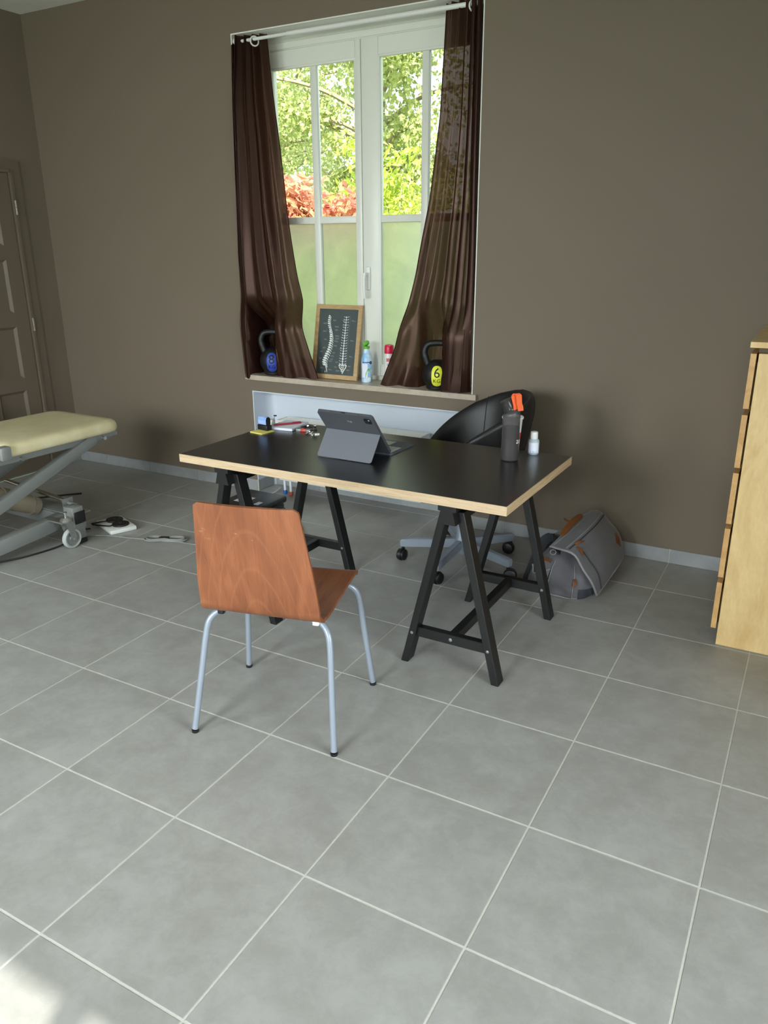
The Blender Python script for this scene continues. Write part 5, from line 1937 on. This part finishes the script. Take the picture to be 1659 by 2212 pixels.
box('cable_tie', (-1.612, 2.068, 0.0125), (0.055, 0.026, 0.022), 'black_plastic', cb, 0.003, Matrix.Rotation(0.46, 3, 'Z'))
# black cable drooping under the near rail of the treatment table
tag(B().tube(smooth_path([(-2.03, 1.77, 0.02), (-2.045, 1.72, 0.008), (-2.06, 1.64, 0.005), (-2.09, 1.52, 0.005), (-2.15, 1.40, 0.005), (-2.25, 1.20, 0.005), (-2.4, 0.95, 0.005)], 8), 0.005, 8).build('power_lead', 'cord_black'),
    'black lead drooping to the floor beside the treatment table rail', 'cable')

# black case beneath the desk
cs = empty('black_case', (-1.40, 2.575, 0), math.radians(0), 'flat black plastic case with a white sticker on the floor behind the desk', 'case')
box('lower_shell', (0, 0, 0.042), (0.262, 0.318, 0.084), 'case_black', cs, 0.012)
box('lid', (0, 0, 0.108), (0.29, 0.345, 0.044), 'case_black', cs, 0.016)
box('latch', (0.148, 0.02, 0.080), (0.010, 0.05, 0.035), 'case_black', cs, 0.003)
b = B()
b.tube(smooth_path([(0.146, -0.06, 0.065), (0.165, -0.06, 0.065), (0.165, 0.10, 0.065), (0.146, 0.10, 0.065)], 5), 0.007, 8)
b.build('handle', 'case_black', cs)
for x, y, w, h in ((-0.03, -0.015, 0.085, 0.10), (0.09, -0.04, 0.03, 0.05)):
    b = B(); b.box((x, y, 0.1303), (w, h, 0.0006)); st2 = b.build('sticker', 'label_paper', cs, smooth=False)
    b = B()
    for k in range(5):
        b.box((x, y - h * 0.35 + k * h * 0.17, 0.1308), (w * 0.7, h * 0.05, 0.0003))
    tag(b.build('sticker_print', 'grey_print', st2, smooth=False), kind='stuff')
tag(B().tube(smooth_path([(-1.548, 2.60, 0.06), (-1.60, 2.64, 0.05), (-1.66, 2.74, 0.012), (-1.675, 2.86, 0.006), (-1.64, 2.98, 0.006), (-1.60, 3.06, 0.006), (-1.60, 3.14, 0.02)], 8), 0.0042, 8).build('mains_lead', 'cord_white'),
    'cream cord curving from the black case to the niche', 'cable')

# ------------------------------------------------------------------ backpack
bp = empty('backpack', (0.53, 2.62, 0), 0, 'grey canvas backpack with tan leather straps slumped against the wall', 'backpack')
O = Vector((0.53, 2.62, 0))
def w2l(x, y, z):
    return Vector((x, y, z)) - O
rb = random.Random(11)
def body(u, v):
    # u around the long axis direction, v from bottom of bag (left, front) to its opening
    a = 2 * PI * u
    t = v
    cx = pw(t, [(0, 0.405), (0.06, 0.40), (0.3, 0.445), (0.6, 0.50), (0.85, 0.545), (1, 0.555)])
    cy = pw(t, [(0, 2.575), (0.5, 2.62), (1, 2.66)])
    hx = pw(t, [(0, 0.0), (0.03, 0.03), (0.12, 0.055), (0.4, 0.085), (1, 0.10)])
    hy = pw(t, [(0, 0.0), (0.03, 0.14), (0.12, 0.20), (0.5, 0.225), (0.8, 0.215), (1, 0.15)])
    top = pw(t, [(0, 0.07), (0.03, 0.11), (0.12, 0.150), (0.4, 0.185), (0.7, 0.21), (1, 0.20)])
    return a, cx, cy, hx, hy, top
def bag_surf(u, v):
    """closed slumped bag, u around a vertical-ish ring, v up"""
    a = 2 * PI * u
    ca_, sa_ = math.cos(a), math.sin(a)
    rx, ry = 0.165, 0.235
    px = math.copysign(abs(ca_) ** 0.62, ca_) * rx
    py = math.copysign(abs(sa_) ** 0.62, sa_) * ry
    prof_r = pw(v, [(0, 0.0), (0.05, 0.84), (0.12, 0.97), (0.35, 1.0), (0.6, 0.93), (0.8, 0.72), (0.92, 0.45), (1.0, 0.0)])
    z = pw(v, [(0, 0.002), (0.05, 0.002), (0.12, 0.012), (0.35, 0.09), (0.6, 0.165), (0.8, 0.205), (0.92, 0.222), (1, 0.228)])
    x = px * prof_r - 0.020
    y = py * prof_r
    if y < 0 and v > 0.3:
        y *= pw(v, [(0.3, 1.0), (0.6, 0.86), (1, 0.8)])
    z *= 0.92 + 0.16 * (y / 0.235) - 0.30 * max(0, x / 0.165) - 0.10 * max(0, -x / 0.165) 
    # wrinkles and a sagging front
    wr = 0.006 * math.sin(5 * a + 9 * v) * math.sin(PI * v) + 0.004 * math.sin(13 * a + 3 * v) * math.sin(PI * v)
    return (x + ca_ * wr, y + sa_ * wr, max(0.001, z + 0.5 * wr))
b = B()
b.grid(bag_surf, 64, 30, wrap=True)
bag = b.build('bag_body', 'canvas', bp, ang=120)

# the big flap thrown over the bag
NEAR = [w2l(*p) for p in ((0.452, 2.47, 0.212), (0.478, 2.43, 0.228), (0.548, 2.415, 0.229), (0.592, 2.412, 0.205), (0.631, 2.415, 0.150), (0.667, 2.43, 0.085), (0.686, 2.47, 0.018))]
FAR = [w2l(*p) for p in ((0.505, 2.80, 0.268), (0.548, 2.85, 0.290), (0.590, 2.875, 0.268), (0.632, 2.885, 0.225), (0.672, 2.885, 0.175), (0.702, 2.87, 0.120), (0.716, 2.83, 0.075))]
def crv(P, t):
    k = t * (len(P) - 1)
    i_ = int(min(k, len(P) - 2))
    f = k - i_
    a, b_, c, d = P[max(i_ - 1, 0)], P[i_], P[i_ + 1], P[min(i_ + 2, len(P) - 1)]
    return 0.5 * ((2 * b_) + (c - a) * f + (2 * a - 5 * b_ + 4 * c - d) * f * f + (3 * b_ - a - 3 * c + d) * f ** 3)
def flap(u, v):
    """u from ridge (0) to lower hem (1); v from near (0) to far (1)"""
    u, v = min(1, max(0, u)), min(1, max(0, v))
    p = crv(NEAR, u).lerp(crv(FAR, u), v)
    n = Vector((0.55, -0.15, 0.8)).normalized()
    return p + n * (0.020 * math.sin(PI * v) + 0.004 * math.sin(9 * v + 7 * u) * math.sin(PI * v) + 0.003 * math.sin(17 * u + 3 * v))
b = B(); b.grid(flap, 26, 26, 0.007)
fl_o = b.build('flap', 'canvas', bp, ang=80)
b = B()
edge = [flap(t, 0) for t in np.linspace(0, 1, 16)] + [flap(1, t) for t in np.linspace(0.06, 1, 16)] + [flap(1 - t, 1) for t in np.linspace(0.06, 1, 14)]
b.tube(edge, 0.0052, 8)
b.build('piping', 'canvas_edge', fl_o)
# seam band across the flap with zip and pullers
def flap_off(u, v, d):
    e = 0.01
    p = flap(u, v)
    du = flap(min(1, u + e), v) - flap(max(0, u - e), v)
    dv = flap(u, min(1, v + e)) - flap(u, max(0, v - e))
    n = du.cross(dv).normalized()
    if n.z < 0: n = -n
    return p + n * d
for uu, m, rr in ((0.30, 'canvas_edge', 0.003), (0.34, 'canvas_dark', 0.0028), (0.15, 'canvas_edge', 0.0016)):
    b = B(); b.tube([flap_off(uu + 0.03 * math.sin(3 * t), t, 0.0045) for t in np.linspace(0.03, 0.985, 24)], rr, 6)
    b.build('seam', m, fl_o)
b = B(); b.tube([flap_off(lerp(0.40, 0.97, t), 0.10 + 0.05 * math.sin(3 * t), 0.005) for t in np.linspace(0, 1, 20)], 0.0032, 6); b.build('zip', 'canvas_dark', fl_o)
def strip(name, m, par, pts, wv, w, th=0.003, n=6):
    sp_ = smooth_path(pts, n)
    b = B()
    wv = Vector(wv).normalized()
    def f(u, v):
        i_ = u * (len(sp_) - 1)
        k = int(min(i_, len(sp_) - 2))
        return sp_[k].lerp(sp_[k + 1], i_ - k) + wv * (v - 0.5) * w
    b.grid(f, len(sp_), 3, th)
    return b.build(name, m, par)
# leather grab handle along the ridge
hd = [flap_off(0.12, 0.22, 0.004), flap_off(0.11, 0.34, 0.013), flap_off(0.10, 0.55, 0.018), flap_off(0.09, 0.75, 0.013), flap_off(0.09, 0.84, 0.004)]
strip('grab_handle', 'tan_leather', bp, hd, (0.75, -0.3, -0.4), 0.030, 0.005)
strip('strap_end', 'tan_leather', bp, [flap_off(0.02, 0.60, 0.012), flap_off(0.0, 0.66, 0.0) + Vector((-0.03, 0, 0.010)), flap_off(0.0, 0.74, 0) + Vector((-0.06, 0, 0.006))], (0.2, -0.6, 0.8), 0.014)
strip('zip_pull', 'tan_leather', fl_o, [flap_off(0.40, 0.10, 0.008), flap_off(0.46, 0.09, 0.013), flap_off(0.53, 0.085, 0.009)], (0.2, 0.8, 0.2), 0.012)
strip('zip_pull', 'tan_leather', fl_o, [flap_off(0.36, 0.13, 0.008), flap_off(0.38, 0.18, 0.013), flap_off(0.40, 0.24, 0.009)], (0.8, 0.2, -0.4), 0.012)
b = B()
pv = [flap_off(u, v, 0.0046) for u, v in ((0.62, 0.90), (0.70, 0.93), (0.80, 0.90), (0.72, 0.80))]
b.prism(pv, (0.002, -0.001, 0.002)); b.build('leather_patch', 'tan_leather', fl_o, smooth=False)
# front pocket of the body, with its slanted mouth
def bag_pt(u, v, d):
    p = Vector(bag_surf(u % 1.0, v))
    e = 0.004
    du = Vector(bag_surf((u + e) % 1.0, v)) - Vector(bag_surf((u - e) % 1.0, v))
    dv = Vector(bag_surf(u % 1.0, min(1, v + e))) - Vector(bag_surf(u % 1.0, max(0, v - e)))
    n = du.cross(dv).normalized()
    c = Vector((0, 0, 0.08))
    if n.dot(p - c) < 0: n = -n
    return p + n * d
b = B()
b.grid(lambda u, v: bag_pt(lerp(0.625, 0.735, u), lerp(0.10, 0.56 - 0.10 * math.sin(PI * u), v), 0.010 + 0.010 * math.sin(PI * u) * math.sin(PI * min(1, v * 0.8))), 16, 14, 0.003)
pk = b.build('side_pocket', 'canvas', bp)
b = B(); b.tube([bag_pt(lerp(0.625, 0.735, t), 0.56 - 0.10 * math.sin(PI * t), 0.013 + 0.006 * math.sin(PI * t)) for t in np.linspace(0, 1, 16)], 0.0026, 6); b.build('pocket_hem', 'canvas_edge', pk)
for uu in (0.622, 0.738, 0.80):
    b = B(); b.tube([bag_pt(uu, t, 0.0035) for t in np.linspace(0.09, 0.72, 16)], 0.0022, 6); b.build('seam', 'canvas_edge', bag)
b = B(); b.tube([bag_pt(t, 0.115 + 0.02 * math.sin(20 * t), 0.003) for t in np.linspace(0.55, 0.93, 30)], 0.0028, 6); b.build('seam', 'canvas_edge', bag)
strip('zip_pull', 'tan_leather', bag, [bag_pt(0.80, 0.50, 0.008), bag_pt(0.802, 0.43, 0.014), bag_pt(0.798, 0.36, 0.010)], (0.8, 0.5, 0), 0.012)
strip('leather_trim', 'tan_leather', bp, [bag_pt(0.66, 0.70, 0.006), bag_pt(0.69, 0.71, 0.009), bag_pt(0.72, 0.69, 0.006)], (0.1, -0.5, 0.85), 0.028)
# corner reinforcement in black, lower right
b = B(); b.grid(lambda u, v: bag_pt(lerp(0.83, 0.93, u), lerp(0.06, 0.34, v), 0.005), 8, 8, 0.002); b.build('corner_patch', 'canvas_dark', bp)
# shoulder straps piled at the left
strip('shoulder_strap', 'canvas_dark', bp, [w2l(0.385, 2.50, 0.165), w2l(0.40, 2.56, 0.205), w2l(0.43, 2.60, 0.215), w2l(0.455, 2.56, 0.200), w2l(0.47, 2.50, 0.180)], (-0.5, 0.1, 0.25), 0.050, 0.010)
strip('shoulder_strap', 'canvas_dark', bp, [w2l(0.40, 2.66, 0.20), w2l(0.375, 2.58, 0.185), w2l(0.365, 2.50, 0.12), w2l(0.345, 2.45, 0.03), w2l(0.318, 2.42, 0.008)], (0.6, -0.4, 0.3), 0.045, 0.008)
b = B()
rc = w2l(0.470, 2.47, 0.192)
b.tube([rc + Vector((0.013 * math.cos(t), 0.006 * math.sin(t) - 0.01, 0.010 * math.sin(t))) for t in np.linspace(0, 2 * PI, 20, endpoint=False)], 0.0022, 6, closed=True)
b.build('ring_buckle', 'grey_frame', bp)
strip('leather_tab', 'tan_leather', bp, [w2l(0.352, 2.40, 0.055), w2l(0.335, 2.40, 0.048), w2l(0.315, 2.405, 0.030)], (0.1, -0.4, 0.8), 0.020)
box('strap_buckle', w2l(0.312, 2.405, 0.028), (0.014, 0.024, 0.018), 'black_plastic', bp, 0.003)

# thin black lead along the floor behind the treatment table frame
tag(B().tube(smooth_path([(-2.72, 2.45, 0.005), (-2.85, 2.30, 0.005), (-2.98, 2.12, 0.005), (-3.05, 1.90, 0.005), (-3.0, 1.6, 0.005)], 8), 0.0055, 8).build('extension_lead', 'cord_black'),
    'thin black lead on the tiles between the treatment table and the door', 'cable')
